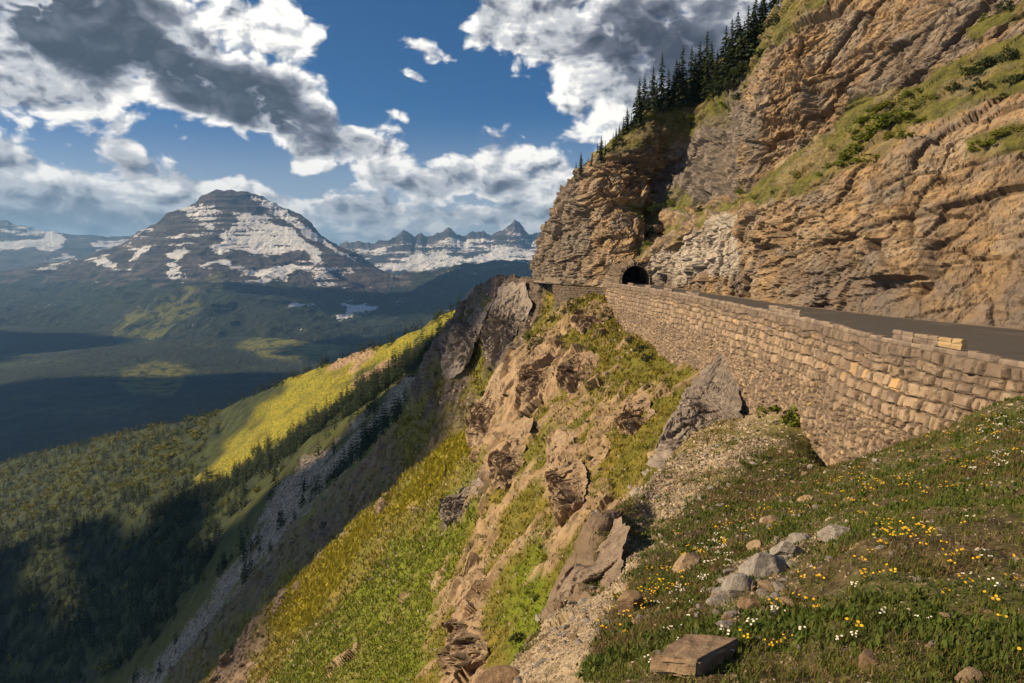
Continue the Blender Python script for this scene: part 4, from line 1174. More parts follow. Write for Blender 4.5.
# the big flat slab in front
yb = hill_at(697, 680, 3, 14).y
top = [at(651, 655, yb * 1.05), at(683, 633, yb * 1.20), at(740, 639, yb * 1.16), at(699, 660, yb * 1.0)]
top = [Vector(q) for q in top]
zt = max(v.z for v in top)
cen = sum(top, Vector()) / 4
bm = bmesh.new()
thick = 23 / 683.0 * yb
tv = [bm.verts.new(v - cen) for v in top]; bv = [bm.verts.new((v - cen) * 1.02 + Vector((0, 0, -thick * 1.0))) for v in top]
bm.faces.new(tv); bm.faces.new(bv[::-1])
for k in range(4): bm.faces.new((tv[k], bv[k], bv[(k + 1) % 4], tv[(k + 1) % 4]))
bmesh.ops.recalc_face_normals(bm, faces=bm.faces)
bmesh.ops.bevel(bm, geom=bm.edges[:], offset=0.028, segments=2, affect='EDGES')
bmesh.ops.triangulate(bm, faces=bm.faces[:])
bmesh.ops.subdivide_edges(bm, edges=bm.edges[:], cuts=5, use_grid_fill=True)
V = np.array([v.co[:] for v in bm.verts])
dN = fbm(V, 0.35, 5, gain=0.6, seed=900) * 0.06 + fbm(V, 0.12, 4, gain=0.6, seed=905) * 0.016
bm.normal_update()
for v, d in zip(bm.verts, dN): v.co += v.normal * float(d)
M_SLAB, t, b = material("slab_stone")
p = t.pos(); nm = t.noise(p, 3.0, 7, 0.7); nf = t.noise(p, 16.0, 5, 0.7); nb = t.noise(p, 0.9, 4, 0.6)
c = t.mix(t.sstep(0.3, 0.7, nm), (0.17, 0.115, 0.075), (0.30, 0.21, 0.135)); c = t.mix(t.mul(t.sstep(0.5, 0.7, nf), 0.5), c, (0.38, 0.30, 0.21)); c = t.mix(t.mul(t.sstep(0.55, 0.7, nb), 0.6), c, (0.11, 0.085, 0.06))
t.l.new(c, b.inputs['Base Color']); t.l.new(t.bump(nf, 0.7, 0.02, t.bump(nm, 0.8, 0.08)), b.inputs['Normal'])
slab_o = bm_obj("rock_slab", bm, M_SLAB); slab_o.location = cen
tag(slab_o, "big flat brown rock slab lying at the bottom of the meadow", "rock slab", kind="thing")

# dark outcrop under the wall
def outcrop(name, corners, depth, thick, mat, seed, label, amp=1.0):
    """bedrock knob: a lens over an outline on the slope, pushed out towards the open side, with jointed relief"""
    pts = np.array(corners, float); cx, cy = pts.mean(0)
    A = np.linspace(0, 2 * math.pi, 140, endpoint=False); Rr = np.linspace(0, 1, 56)
    ang = np.arctan2(pts[:, 1] - cy, pts[:, 0] - cx); o_ = np.argsort(ang); ang = ang[o_]; pts = pts[o_]
    # radius of the outline in each direction
    rad = []
    for a in A:
        best = 0
        for i in range(len(pts)):
            p0, p1 = pts[i] - (cx, cy), pts[(i + 1) % len(pts)] - (cx, cy)
            M_ = np.array([[math.cos(a), p0[0] - p1[0]], [math.sin(a), p0[1] - p1[1]]])
            if abs(np.linalg.det(M_)) < 1e-9: continue
            s_ = np.linalg.solve(M_, p0)
            if s_[0] > 0 and -1e-6 <= s_[1] <= 1 + 1e-6: best = max(best, s_[0])
        rad.append(best)
    rad = np.array(rad)
    q_ = np.stack([np.cos(A) * 2.2, np.sin(A) * 2.2, np.full_like(A, seed * 1.7)], -1)
    rad = rad * (1 + 0.38 * fbm(q_, 1.0, 4, gain=0.65, seed=seed))
    PX = cx + np.outer(rad * np.cos(A), Rr); PY = cy + np.outer(rad * np.sin(A), Rr)
    bul = np.repeat(np.clip(1 - Rr ** 2.4, 0, 1)[None], len(A), 0) * (0.62 + 0.5 * np.clip(np.sin(A) * 0.8 - np.cos(A) * 0.5, -0.6, 1))[:, None]
    Y = depth(PX, PY)
    G = at(PX, PY, Y).reshape(-1, 3)
    push = np.array([-0.62, -0.66, 0.42])
    G = G + (bul.ravel() * thick)[:, None] * push
    wv = np.stack([fbm(G, 3.0, 3, seed=seed + k) for k in range(3)], -1)
    f1, f2, c = voronoi((G + wv) * np.array([1 / 2.2, 1 / 2.2, 1 / 5.0]), seed)
    g1, g2, c2 = voronoi((G + wv * .5) * np.array([1 / 0.7, 1 / 0.7, 1 / 1.1]), seed + 1)
    d = ((c - 0.5) * 1.5 + (c2 - 0.5) * 0.6 + fbm(G * np.array([1, 1, 0.4]), 5.0, 6, gain=0.6, ridged=True, seed=seed + 4) * 2.0 - smooth(0.12, 0, f2 - f1) * 0.5) * amp * np.clip(bul.ravel() * 1.6, 0.1, 1)
    G = G + d[:, None] * push
    n, m = PX.shape
    i = np.arange(n * m).reshape(n, m)
    q = np.stack([i[:, :-1], np.roll(i, -1, 0)[:, :-1], np.roll(i, -1, 0)[:, 1:], i[:, 1:]], -1).reshape(-1, 4)
    o = obj(name, mesh_arrays(name, G, q, mat))
    tag(o, label, "rock outcrop", kind="thing")
    return o


outcrop("rock_outcrop", [(736, 346), (724, 352), (708, 370), (694, 380), (676, 404), (664, 428), (648, 462), (668, 466), (700, 450), (722, 446), (742, 432), (748, 400), (743, 372)],
        lambda x, y: 100 - (y - 345) * 0.26 + (690 - x) * 0.07, 1.5, M_DARK, 700, "dark jointed rock outcrop against the foot of the stone wall", 0.7)


def slope_plane(poly, d0, d1):
    """distance of the slope over an outline, as a plane fitted to the ground there"""
    pts = np.array(poly, float); c_ = pts.mean(0)
    smp = [c_] + [c_ * 0.35 + q * 0.65 for q in pts]
    y = [hill_at(a, b_, d0, d1).y for a, b_ in smp]
    A_ = np.array([[1, a - c_[0], b_ - c_[1]] for a, b_ in smp])
    k = np.linalg.lstsq(A_, np.array(y), rcond=None)[0]
    y0, y1 = min(y) * 0.97, max(y) * 1.03
    return lambda x, yy: np.clip(k[0] + k[1] * (x - c_[0]) + k[2] * (yy - c_[1]), y0, y1)


M_FACE = rock_mat("face_rock", (0.125, 0.092, 0.07), (0.25, 0.19, 0.145), (0.36, 0.29, 0.22), 0.25)
M_CRAG = rock_mat("spur_rock", (0.17, 0.118, 0.075), (0.34, 0.245, 0.155), (0.44, 0.355, 0.26), 0.25)
CRAGS = [
 ([(500, 368), (512, 372), (506, 400), (492, 430), (486, 446), (470, 448), (472, 420), (484, 392)], 120, 215, 3.0, "tan jointed crag at the outer edge of the spur under the grassy crest"),
 ([(536, 338), (556, 344), (556, 372), (540, 404), (524, 410), (520, 385), (528, 358)], 110, 200, 2.8, "jagged brown crag in the middle of the spur below the low wall"),
 ([(576, 350), (600, 352), (596, 378), (572, 396), (558, 392), (562, 370)], 90, 190, 2.4, "small broken crag high on the spur beside the wall end"),
 ([(516, 420), (530, 424), (524, 460), (508, 492), (492, 496), (496, 462), (506, 438)], 90, 190, 3.0, "steep rib of tan rock running down the spur"),
 ([(552, 430), (574, 436), (586, 470), (584, 520), (566, 536), (552, 500), (546, 460)], 60, 120, 1.3, "pale upright rock face on the grassy spur above the grey cliff"),
 ([(470, 556), (488, 562), (494, 610), (486, 668), (470, 690), (450, 690), (452, 630), (460, 590)], 58, 130, 1.7, "tall weathered tan spire at the lower end of the spur"),
 ([(442, 500), (456, 494), (470, 478), (486, 474), (478, 500), (460, 524), (446, 536)], 90, 220, 2.0, "dark knoll of rock on the green field left of the spur"),
 ([(628, 400), (650, 392), (656, 412), (640, 432), (622, 436), (616, 420)], 60, 150, 0.9, "low rock step in the grass between the spur and the wall"),
 ([(622, 514), (596, 524), (580, 545), (566, 590), (560, 612), (574, 620), (600, 604), (618, 570), (634, 524)], 22, 42, 0.55, "grey brown rock face dropping from the lip of the bare dirt gully"),
 ([(596, 300), (612, 306), (604, 326), (580, 334), (572, 324), (582, 308)], 120, 200, 1.8, "rocky knob just below the low wall by the tunnel"),
 ([(470, 292), (484, 284), (494, 300), (480, 340), (462, 372), (446, 376), (448, 340), (456, 314)], 240, 350, 6.0, "dark buttress crag on the skyline where the road bends away"),
 ([(500, 290), (524, 286), (530, 306), (512, 342), (496, 366), (486, 352), (492, 316)], 220, 330, 5.0, "dark ribbed crag beside the skyline buttress"),
]
for i_, (poly, d0, d1, th, lab) in enumerate(CRAGS):
    outcrop("rock_outcrop", poly, slope_plane(poly, d0, d1), th, M_FACE if "grey brown" in lab else M_DARK if "dark" in lab else M_CRAG, 720 + 7 * i_, lab, (0.6 if d0 < 30 else 1.35) if d0 < 200 else 2.2)
# ================================================================== TREES AND SHRUBS
M_BARK, t, b = material("bark")
p = t.pos(); n_ = t.noise(t.mapping(p, (1, 1, 0.2)), 6.0, 5, 0.6)
t.l.new(t.mix(n_, (0.045, 0.034, 0.026), (0.13, 0.10, 0.08)), b.inputs['Base Color'])
M_NEEDLE = leaf_material("conifer_needles", (0.014, 0.024, 0.008), (0.036, 0.048, 0.014), (0.026, 0.040, 0.012), 0.8, 0.15)
M_BUSH = leaf_material("bush_leaves", (0.075, 0.105, 0.012), (0.17, 0.185, 0.022), (0.19, 0.17, 0.024), 1.5, 0.3)
M_BUSHD = leaf_material("dark_bush_leaves", (0.018, 0.030, 0.010), (0.045, 0.058, 0.014), (0.05, 0.05, 0.02), 1.5, 0.25)
M_ALDER = leaf_material("deciduous_leaves", (0.045, 0.068, 0.012), (0.13, 0.14, 0.018), (0.19, 0.17, 0.018), 0.05, 0.3)


def conifer_arrays(seed, levels, per, sprigs, spread=0.17, gaps=0.12):
    """crown of height 1: whorls of drooping boughs, each a fan of small needle sprays"""
    g = np.random.default_rng(seed); V, Q = [], []
    lean = g.normal(size=2) * 0.01
    for k in range(levels):
        h = 0.10 + 0.89 * (k / (levels - 1)) ** 0.92
        prof = (1 - h) ** 0.80 * spread + 0.008
        if h < 0.2: prof *= 0.75 + 1.2 * h
        a0 = g.random() * 6.28
        for j in range(per):
            if g.random() < gaps: continue
            a = a0 + j * 2 * math.pi / per + g.normal() * 0.25
            L = prof * g.uniform(0.55, 1.25)
            d = np.array([math.cos(a), math.sin(a), 0.0]); up = np.array([0, 0, 1.0]); sd = np.array([-d[1], d[0], 0])
            droop = g.uniform(0.15, 0.6) * (1 - 0.7 * h)
            o = np.array([lean[0] * h, lean[1] * h, h + g.normal() * 0.008])
            for s in range(sprigs):
                f0 = s / sprigs; f1 = (s + 1.25) / sprigs
                w = L * (0.42 * (1 - 0.55 * f0)) * g.uniform(0.7, 1.2) + 0.003
                p0 = o + d * L * f0 - up * droop * L * f0; p1 = o + d * L * f1 - up * droop * L * f1 * 1.05 - up * 0.012
                tw = up * g.normal() * 0.35 * w
                b = len(V)
                V += [p0 - sd * w * 0.35, p0 + sd * w * 0.35, p1 + sd * w * 0.5 + tw - up * w * 0.35, p1 + d * w * 0.35 - up * 0.004, p1 - sd * w * 0.5 - tw - up * w * 0.35]
                Q.append((b, b + 1, b + 2, b + 3)); Q.append((b, b + 3, b + 4, b))
    V = np.array(V); 
    T = [(q[0], q[1], q[2]) for q in Q] + [(q[0], q[2], q[3]) for q in Q if q[3] != q[0]]
    # spine and spire
    b = len(V); sp = [[0.010 * math.cos(a), 0.010 * math.sin(a), -0.05] for a in (0, 2.1, 4.2)]; V = np.concatenate([V, sp, [[lean[0], lean[1], 0.97]]])
    T += [(b, b + 1, b + 3), (b + 1, b + 2, b + 3), (b + 2, b, b + 3)]
    b = len(V); V = np.concatenate([V, [[0.006 + lean[0], 0, 0.94], [-0.006 + lean[0], 0.004, 0.94], [lean[0], -0.006, 0.94], [lean[0], lean[1], 1.03]]])
    T += [(b, b + 1, b + 3), (b + 1, b + 2, b + 3), (b + 2, b, b + 3)]
    return V, np.array(T)


def trunk_mesh(name, r=0.014, top=0.9, seed=0):
    bm = bmesh.new(); g = random.Random(seed); rings = []
    for k in range(7):
        h = top * k / 6
        rr_ = r * (1 - 0.85 * k / 6) * (1.5 if k == 0 else 1)
        rings.append([bm.verts.new((rr_ * math.cos(a * math.pi / 3) + g.uniform(-.001, .001), rr_ * math.sin(a * math.pi / 3), h - (0.06 if k == 0 else 0))) for a in range(6)])
    for k in range(6):
        for q in range(6): bm.faces.new((rings[k][q], rings[k][(q + 1) % 6], rings[k + 1][(q + 1) % 6], rings[k + 1][q]))
    me = bpy.data.meshes.new(name); bm.to_mesh(me); bm.free(); me.materials.append(M_BARK)
    return me


CON = []
for k in range(5):
    V, T = conifer_arrays(500 + k, 20, 9, 3, spread=(0.15, 0.13, 0.17, 0.12, 0.16)[k], gaps=(0.1, 0.2, 0.15, 0.3, 0.12)[k])
    CON.append((mesh_arrays("crown", V, T, M_NEEDLE), trunk_mesh("trunk", 0.013, 0.92, k)))


def conifer(base_, H, k, label, group, rng, wide=1.0):
    e = empty("conifer", base_, rng.uniform(0, 6.28))
    e.scale = (H * wide, H * wide, H)
    tag(e, label, "conifer", group)
    c, tr = CON[k]
    obj("trunk", tr, e); obj("crown", c, e)
    return e


rg = random.Random(3)
RIDGE = [(581, 149, 174), (597, 140, 162), (601, 133, 160), (605, 138, 158), (619, 122, 140), (627, 105, 130), (631, 112, 128), (637, 84, 126), (639, 76, 124), (644, 73, 118), (652, 65, 112), (656, 78, 110), (661, 51, 108), (668, 66, 108),
         (675, 57, 106), (672, 74, 106), (682, 43, 104), (679, 60, 104), (689, 45, 102), (694, 52, 102), (699, 40, 100), (705, 30, 98), (710, 40, 97), (702, 56, 99), (716, 48, 94), (724, 24, 90), (731, 18, 86), (735, 11, 84), (728, 40, 90), (738, 22, 82),
         (745, 3, 76), (742, 20, 80), (752, 2, 68), (757, -6, 62), (763, -10, 54), (770, -16, 44), (748, 28, 76), (778, -20, 32), (788, -30, 20), (714, 62, 98), (720, 58, 95), (664, 84, 110), (648, 90, 118), (686, 70, 105), (588, 156, 170), (592, 150, 166), (613, 130, 150), (616, 126, 146), (623, 114, 136), (576, 160, 178)]
RG_SPECIAL = {0: "lowest conifer standing alone at the left end of the ridge", 12: "tall thin conifer with a gappy crown on the ridge"}
for i, (px, ty, by) in enumerate(RIDGE):
    c = cliff_at(px, by, 190, 330)
    H = (by - ty) / 683.0 * c.y * 0.92
    lab = RG_SPECIAL.get(i) or ("small conifer in the cluster near the left end of the ridge" if i < 4 else "dark pointed conifer in the dense row along the cliff top")
    conifer(c + Vector((0, 0, -0.4)), H, i % 5 if i != 12 else 3, lab, None if i in RG_SPECIAL else ("small conifers in a cluster at the ridge end" if i < 4 else "conifers along the cliff top"), rg, rg.uniform(0.9, 1.25))


# ------------------------------------------------------------------ shrubs: leaves spread through a lumpy volume, on a few stems
def shrub_arrays(seed, n, size=0.16, flat=0.8):
    g = np.random.default_rng(seed)
    lob = g.normal(size=(9, 3)) * np.array([0.42, 0.42, 0.22]) + np.array([0, 0, 0.42])
    rad = g.uniform(0.24, 0.48, 9)
    k = g.integers(0, 9, n); d = g.normal(size=(n, 3)); d /= np.linalg.norm(d, axis=1, keepdims=True)
    P = lob[k] + d * (rad[k] * g.uniform(0.45, 1.05, n))[:, None] * np.array([1, 1, flat])
    P[:, 2] = np.abs(P[:, 2])
    a = g.normal(size=(n, 3)); a /= np.linalg.norm(a, axis=1, keepdims=True)
    b_ = np.cross(a, d + g.normal(size=(n, 3)) * 0.5); b_ /= np.linalg.norm(b_, axis=1, keepdims=True) + 1e-9
    s = size * g.uniform(0.5, 1.2, n)[:, None]
    V = np.stack([P - a * s, P + b_ * s * 0.45, P + a * s, P - b_ * s * 0.45], 1).reshape(-1, 3)
    return V, np.arange(4 * n).reshape(n, 4)


def stems_mesh(seed):
    g = random.Random(seed); bm = bmesh.new()
    for k in range(6):
        a = g.uniform(0, 6.28); e = Vector((math.cos(a) * g.uniform(.2, .5), math.sin(a) * g.uniform(.2, .5), g.uniform(.4, .7)))
        w = 0.018
        lo = [bm.verts.new((w * math.cos(q * 2.1), w * math.sin(q * 2.1), -0.15)) for q in range(3)]
        hi = [bm.verts.new(e + Vector((w * .4 * math.cos(q * 2.1), w * .4 * math.sin(q * 2.1), 0))) for q in range(3)]
        for q in range(3): bm.faces.new((lo[q], lo[(q + 1) % 3], hi[(q + 1) % 3], hi[q]))
    me = bpy.data.meshes.new("stem"); bm.to_mesh(me); bm.free(); me.materials.append(M_BARK); return me


SHR = [(mesh_arrays("foliage", *shrub_arrays(600 + k, 520, 0.13), M_BUSH), stems_mesh(k)) for k in range(4)]
SHD = [(mesh_arrays("foliage", *shrub_arrays(620 + k, 520, 0.13), M_BUSHD), stems_mesh(9 + k)) for k in range(3)]


def shrub(c, r, lib, k, label, group, rng, hz=1.0):
    e = empty("shrub", c, rng.uniform(0, 6.28)); e.scale = (r, r, r * hz)
    tag(e, label, "shrub", group)
    obj("foliage", lib[k % len(lib)][0], e); obj("stem", lib[k % len(lib)][1], e)
    return e


RAMP = [(858, 152, 16), (870, 140, 20), (884, 128, 22), (900, 122, 18), (866, 122, 15), (890, 108, 16), (848, 160, 12), (915, 110, 13), (876, 158, 10), (905, 138, 12), (930, 100, 10), (855, 134, 10), (842, 166, 11), (862, 164, 13), (895, 140, 14), (836, 150, 9), (920, 122, 9), (878, 112, 13), (828, 168, 8), (910, 96, 10)]
for i, (px, py, r) in enumerate(RAMP):
    c = cliff_at(px, py, 60, 140); shrub(c, r / 683.0 * c.y * 0.95, SHR, i, "green shrub in the thicket on the grassy ramp above the road", "shrubs in the thicket on the ramp", rg, 0.6)
RAMP2 = [(970, 78, 14), (990, 66, 12), (1010, 60, 14), (985, 90, 10), (1015, 84, 12), (955, 92, 10), (1000, 100, 9)]
for i, (px, py, r) in enumerate(RAMP2):
    c = cliff_at(px, py, 50, 130); shrub(c, r / 683.0 * c.y * 0.95, SHD, i, "olive shrub high on the ramp near the upper right corner", "shrubs at the upper right of the ramp", rg, 0.8)
RAMP3 = [(985, 146, 11), (1000, 136, 12), (1018, 132, 10), (974, 152, 7)]
for i, (px, py, r) in enumerate(RAMP3):
    c = cliff_at(px, py, 40, 130); shrub(c, r / 683.0 * c.y * 0.95, SHR, i, "bright green shrub on the lower ledge at the right edge", "shrubs on the lower right ledge", rg, 0.8)
RAMP4 = [(655, 236, 8), (668, 228, 7), (648, 246, 6), (660, 210, 8), (655, 196, 7), (646, 215, 6), (700, 212, 6), (740, 194, 6), (820, 178, 7), (772, 196, 6), (795, 178, 7), (755, 200, 5), (1000, 14, 10), (985, 22, 8), (672, 206, 7)]
for i, (px, py, r) in enumerate(RAMP4):
    c = cliff_at(px, py, 60, 240); shrub(c, r / 683.0 * c.y, SHR if i % 3 else SHD, i, "small bush rooted on a ledge of the tan cliff", "small bushes on the cliff ledges", rg, 0.9)
TOPB = [(650, 118, 8), (664, 112, 9), (680, 108, 9), (700, 104, 9), (716, 100, 10), (735, 88, 11), (750, 72, 11), (765, 58, 11), (778, 42, 11), (790, 28, 11), (800, 14, 11), (740, 100, 9), (725, 108, 8), (752, 88, 9), (770, 66, 8), (640, 130, 6), (690, 118, 7), (610, 152, 5), (590, 166, 5)]
for i, (px, py, r) in enumerate(TOPB):
    c = cliff_at(px, py, 150, 290); shrub(c, r / 683.0 * c.y, SHD if i % 4 else SHR, i, "dark bush under the conifers on the cliff top slope", "bushes on the cliff top slope", rg, 0.8)
# along the foot of the wall and on the spurs
FOOT = [(792, 422, 24, 50, 68, SHR, "rounded green bush growing at the foot of the wall corner"), (640, 352, 9, 110, 170, SHD, "dark bush against the wall below the far end"), (630, 342, 7, 110, 175, SHD, "dark bush against the wall below the far end"), (648, 362, 8, 100, 160, SHD, "dark bush against the wall below the far end"), (636, 328, 6, 110, 175, SHD, "dark bush against the wall below the far end"),
        (536, 348, 9, 150, 260, SHD, "dark bush in the notch of the rocky spur"), (528, 338, 8, 150, 260, SHR, "green bush at the head of the notch in the spur"), (552, 322, 7, 150, 260, SHD, "bush on the grassy crest below the low wall"), (562, 312, 7, 150, 260, SHR, "bush on the grassy crest below the low wall"), (572, 304, 6, 150, 260, SHD, "bush on the grassy crest below the low wall"), (492, 372, 6, 150, 270, SHD, "bush on the grassy crest below the low wall"),
        (484, 396, 7, 150, 270, SHD, "dark bush on the lip of the far spur"), (476, 408, 6, 150, 270, SHD, "dark bush on the lip of the far spur"), (600, 500, 7, 50, 110, SHD, "bush tucked beneath the rock step of the near spur"), (590, 460, 6, 60, 120, SHD, "bush tucked beneath the rock step of the near spur"), (520, 640, 9, 50, 90, SHD, "dark bush in the gully under the grey cliff"), (545, 560, 8, 50, 90, SHR, "green bush in the gully beside the grey cliff"), (552, 600, 8, 50, 90, SHR, "green bush in the gully beside the grey cliff"), (535, 600, 8, 50, 90, SHR, "green bush in the gully beside the grey cliff")]
for i, (px, py, r, d0, d1, lib, lab) in enumerate(FOOT):
    c = hill_at(px, py, d0, d1)
    same = sum(f[6] == lab for f in FOOT) > 1
    shrub(c - Vector((0, 0, 0.1)), r / 683.0 * c.y, lib, i, lab, ("bushes: " + lab.split(" ", 2)[2]) if same else None, rg, 0.9)
# low junipers dotted over the rocky spur
rj = random.Random(44)
JUN = [(rj.uniform(500, 650), rj.uniform(330, 500)) for _ in range(46)] + [(rj.uniform(480, 560), rj.uniform(500, 670)) for _ in range(14)]
for i, (px, py) in enumerate(JUN):
    c = hill_at(px, py, 62, 190); shrub(c - Vector((0, 0, 0.15)), rj.uniform(2.5, 5.0) / 683.0 * c.y, SHD if i % 3 else SHR, i, "low dark juniper clump dotted over the rocky grass spur", "low junipers on the rocky spur", rg, 0.65)
# little firs on the sunlit far spur
FIRS = [(446, 476, 14), (438, 484, 10), (430, 490, 8), (344, 640, 8), (520, 268, 0)]
for i, (px, py, h) in enumerate(FIRS):
    if not h: continue
    c = hill_at(px, py, 120, 270); conifer(c, h / 683.0 * c.y, i % 5, "tiny dark fir on the sunlit grass of the far spur", "tiny firs on the sunlit spur", rg, 1.2)

# ------------------------------------------------------------------ the wooded flank
hx, hy = HPX.ravel(), HPY.ravel(); hd = HY.ravel()
fp1 = in_poly(QX, QY, [(-200, 560), (0, 515), (100, 497), (160, 490), (232, 468), (350, 398), (420, 350), (470, 316), (472, 332), (420, 372), (350, 424), (300, 452), (250, 500), (215, 560), (150, 640), (60, 720), (-200, 900)]) & (hd > 440) & (hd < 1000)
fp2 = in_poly(QX, QY, [(-300, 570), (0, 460), (100, 434), (200, 414), (232, 404), (212, 440), (186, 478), (100, 500), (0, 522), (-200, 600)]) & (hd > 640)
line = in_poly(hx, hy, [(150, 512), (235, 478), (350, 404), (430, 346), (470, 318), (470, 327), (430, 358), (350, 416), (235, 492), (150, 524)]) & (hd > 440)
line2 = in_poly(hx + wob * .4, hy, [(436, 384), (380, 428), (330, 476), (262, 532), (262, 546), (300, 512), (350, 470), (400, 424), (440, 396)]) & (hd > 300) & (hd < 560)
edge_ = in_poly(hx, hy, [(460, 306), (400, 332), (350, 352), (300, 369), (250, 392), (200, 412), (100, 431), (0, 455), (0, 464), (100, 440), (200, 420), (250, 400), (300, 378), (350, 360), (400, 341), (462, 312)]) & (hd > 600)
pat = smooth(-0.15, 0.25, fbm(P0, 70.0, 4, seed=800))
w1_ = fp1 * (0.45 + pat) + line * 3.0 + line2 * 0.8 + (R_scree > 0) * 0.35 * (1 - scree) + edge_ * 0.7 + fp2 * 0.45 * pat
w2_ = fp2 * (0.3 + 0.9 * (1 - pat)) + fp1 * 0.05
rgn = np.random.default_rng(77)
TP, _ = bary_points(w1_.astype(float), 13000, rgn)
TH = rgn.uniform(7.0, 16.0, len(TP)) * (1 + 0.2 * rgn.random(len(TP)))
order = np.argsort(-TH / TP[:, 1])
FAR = [conifer_arrays(540 + k, 9, 6, 1, spread=0.17, gaps=0.05) for k in range(4)]
FARM = [mesh_arrays("conifer_crown", V, T, M_NEEDLE) for V, T in FAR]
vis = []
tx, ty = proj(TP)
inview = (tx > -10) & (tx < 1034) & (ty > 0) & (ty < 700)
for k in order:
    if inview[k]: vis.append(k)
    if len(vis) >= 240: break
for i, k in enumerate(vis):
    o = obj("conifer", FARM[i % 4]); o.location = TP[k] - np.array([0, 0, 0.6]); s = TH[k]; w = rgn.uniform(0.9, 1.35)
    o.scale = (s * w, s * w, s); o.rotation_euler = (0, 0, rgn.uniform(0, 6.28))
    tag(o, "small dark conifer standing on the shaded flank across the gully", "conifer", "conifers on the far flank")
rest = np.setdiff1d(np.arange(len(TP)), vis)


def scatter(name, lib, P, S, W, mat, rng, label):
    Vs, Ts, off = [], [], 0
    for k in range(len(lib)):
        V, T = lib[k]; idx = np.arange(len(P)) % len(lib) == k
        n = idx.sum()
        if not n: continue
        a = rng.uniform(0, 6.283, n); c, s = np.cos(a), np.sin(a)
        X = V[None, :, 0] * c[:, None] - V[None, :, 1] * s[:, None]; Y = V[None, :, 0] * s[:, None] + V[None, :, 1] * c[:, None]
        sw = (S[idx] * W[idx])[:, None]
        G = np.stack([X * sw + P[idx, 0:1], Y * sw + P[idx, 1:2], V[None, :, 2] * S[idx][:, None] + P[idx, 2:3]], -1)
        Vs.append(G.reshape(-1, 3)); Ts.append((T[None] + (np.arange(n) * len(V))[:, None, None] + off).reshape(-1, T.shape[1])); off += n * len(V)
    o = obj(name, mesh_arrays(name, np.concatenate(Vs), np.concatenate(Ts), mat))
    tag(o, label, kind="stuff"); return o


scatter("forest", FAR, TP[rest] - np.array([0, 0, 0.6]), TH[rest], rgn.uniform(0.9, 1.35, len(rest)), M_NEEDLE, rgn, "dark conifer forest covering the far flank")
DP, _ = bary_points(w2_.astype(float), 8500, rgn)
DEC = [shrub_arrays(660 + k, 42, 0.30, 1.1) for k in range(4)]
scatter("alder_woods", DEC, DP, rgn.uniform(3.5, 8.0, len(DP)), rgn.uniform(0.8, 1.1, len(DP)), M_ALDER, rgn, "yellow green deciduous scrub on the far flank")
# ================================================================== GRASS, FLOWERS, LOOSE STONES
def leafy(name, c0, c1, c2, tr=0.3):
    m, t, b = material(name)
    g = t.new('ShaderNodeNewGeometry'); n = t.noise(g.outputs['Position'], 1.4, 4, 0.6)
    r = g.outputs['Random Per Island']
    c = t.mix(r, c0, c1); c = t.mix(t.mul(t.sstep(0.45, 0.65, n), 0.8), c, c2)
    t.l.new(c, b.inputs['Base Color']); b.inputs['Roughness'].default_value = 0.7
    x = t.new('ShaderNodeBsdfTranslucent'); t.l.new(c, x.inputs['Color'])
    mx = t.new('ShaderNodeMixShader'); mx.inputs[0].default_value = tr
    t.l.new(b.outputs[0], mx.inputs[1]); t.l.new(x.outputs[0], mx.inputs[2]); t.l.new(mx.outputs[0], t.n['Material Output'].inputs['Surface'])
    return m


M_GRASS = leafy("meadow_grass", (0.060, 0.082, 0.012), (0.16, 0.16, 0.028), (0.09, 0.125, 0.014))
M_DRY = leafy("dry_grass", (0.10, 0.075, 0.03), (0.24, 0.17, 0.07), (0.13, 0.075, 0.05))
M_LEAF = leafy("ground_leaves", (0.045, 0.075, 0.010), (0.10, 0.135, 0.020), (0.07, 0.085, 0.018))
M_TUFT = leafy("slope_grass", (0.105, 0.100, 0.012), (0.26, 0.20, 0.026), (0.19, 0.16, 0.018))
M_GOLD = leafy("golden_grass", (0.16, 0.16, 0.012), (0.40, 0.32, 0.02), (0.27, 0.235, 0.014))
M_LUSH = leafy("lush_grass", (0.095, 0.125, 0.010), (0.18, 0.195, 0.018), (0.14, 0.16, 0.012))


def blades(name, P, per, hgt, wid, mat, rng, label, spread=0.5, lean=0.5, up=(0, 0, 1)):
    n = len(P) * per
    B = np.repeat(P, per, 0); hh = np.repeat(hgt, per) * rng.uniform(0.45, 1.15, n); ww = np.repeat(wid, per) * rng.uniform(0.7, 1.3, n)
    a = rng.uniform(0, 6.283, n); r = np.repeat(hgt, per) * spread * np.sqrt(rng.random(n))
    B = B + np.stack([np.cos(a) * r, np.sin(a) * r, -0.06 * hh], -1)
    a2 = rng.uniform(0, 6.283, n); l = rng.uniform(0.1, 1, n) * lean
    D = np.stack([np.cos(a2) * l, np.sin(a2) * l, np.sqrt(1 - np.clip(l, 0, .95) ** 2)], -1)
    S = np.stack([-np.sin(a2), np.cos(a2), np.zeros(n)], -1) * ww[:, None] * 0.5
    M = B + D * (hh * 0.55)[:, None]
    D2 = D + np.stack([np.cos(a2), np.sin(a2), -0.6 * np.ones(n)], -1) * (0.5 * l)[:, None]
    Tp = M + D2 * (hh * 0.5)[:, None]
    V = np.stack([B - S, B + S, M + S * 0.75, M - S * 0.75, Tp], 1).reshape(-1, 3)
    i = np.arange(n)[:, None] * 5
    o = obj(name, mesh_arrays(name, V, [i + np.array([0, 1, 2, 3]), i + np.array([3, 2, 4])], mat))
    tag(o, label, kind="stuff"); return o


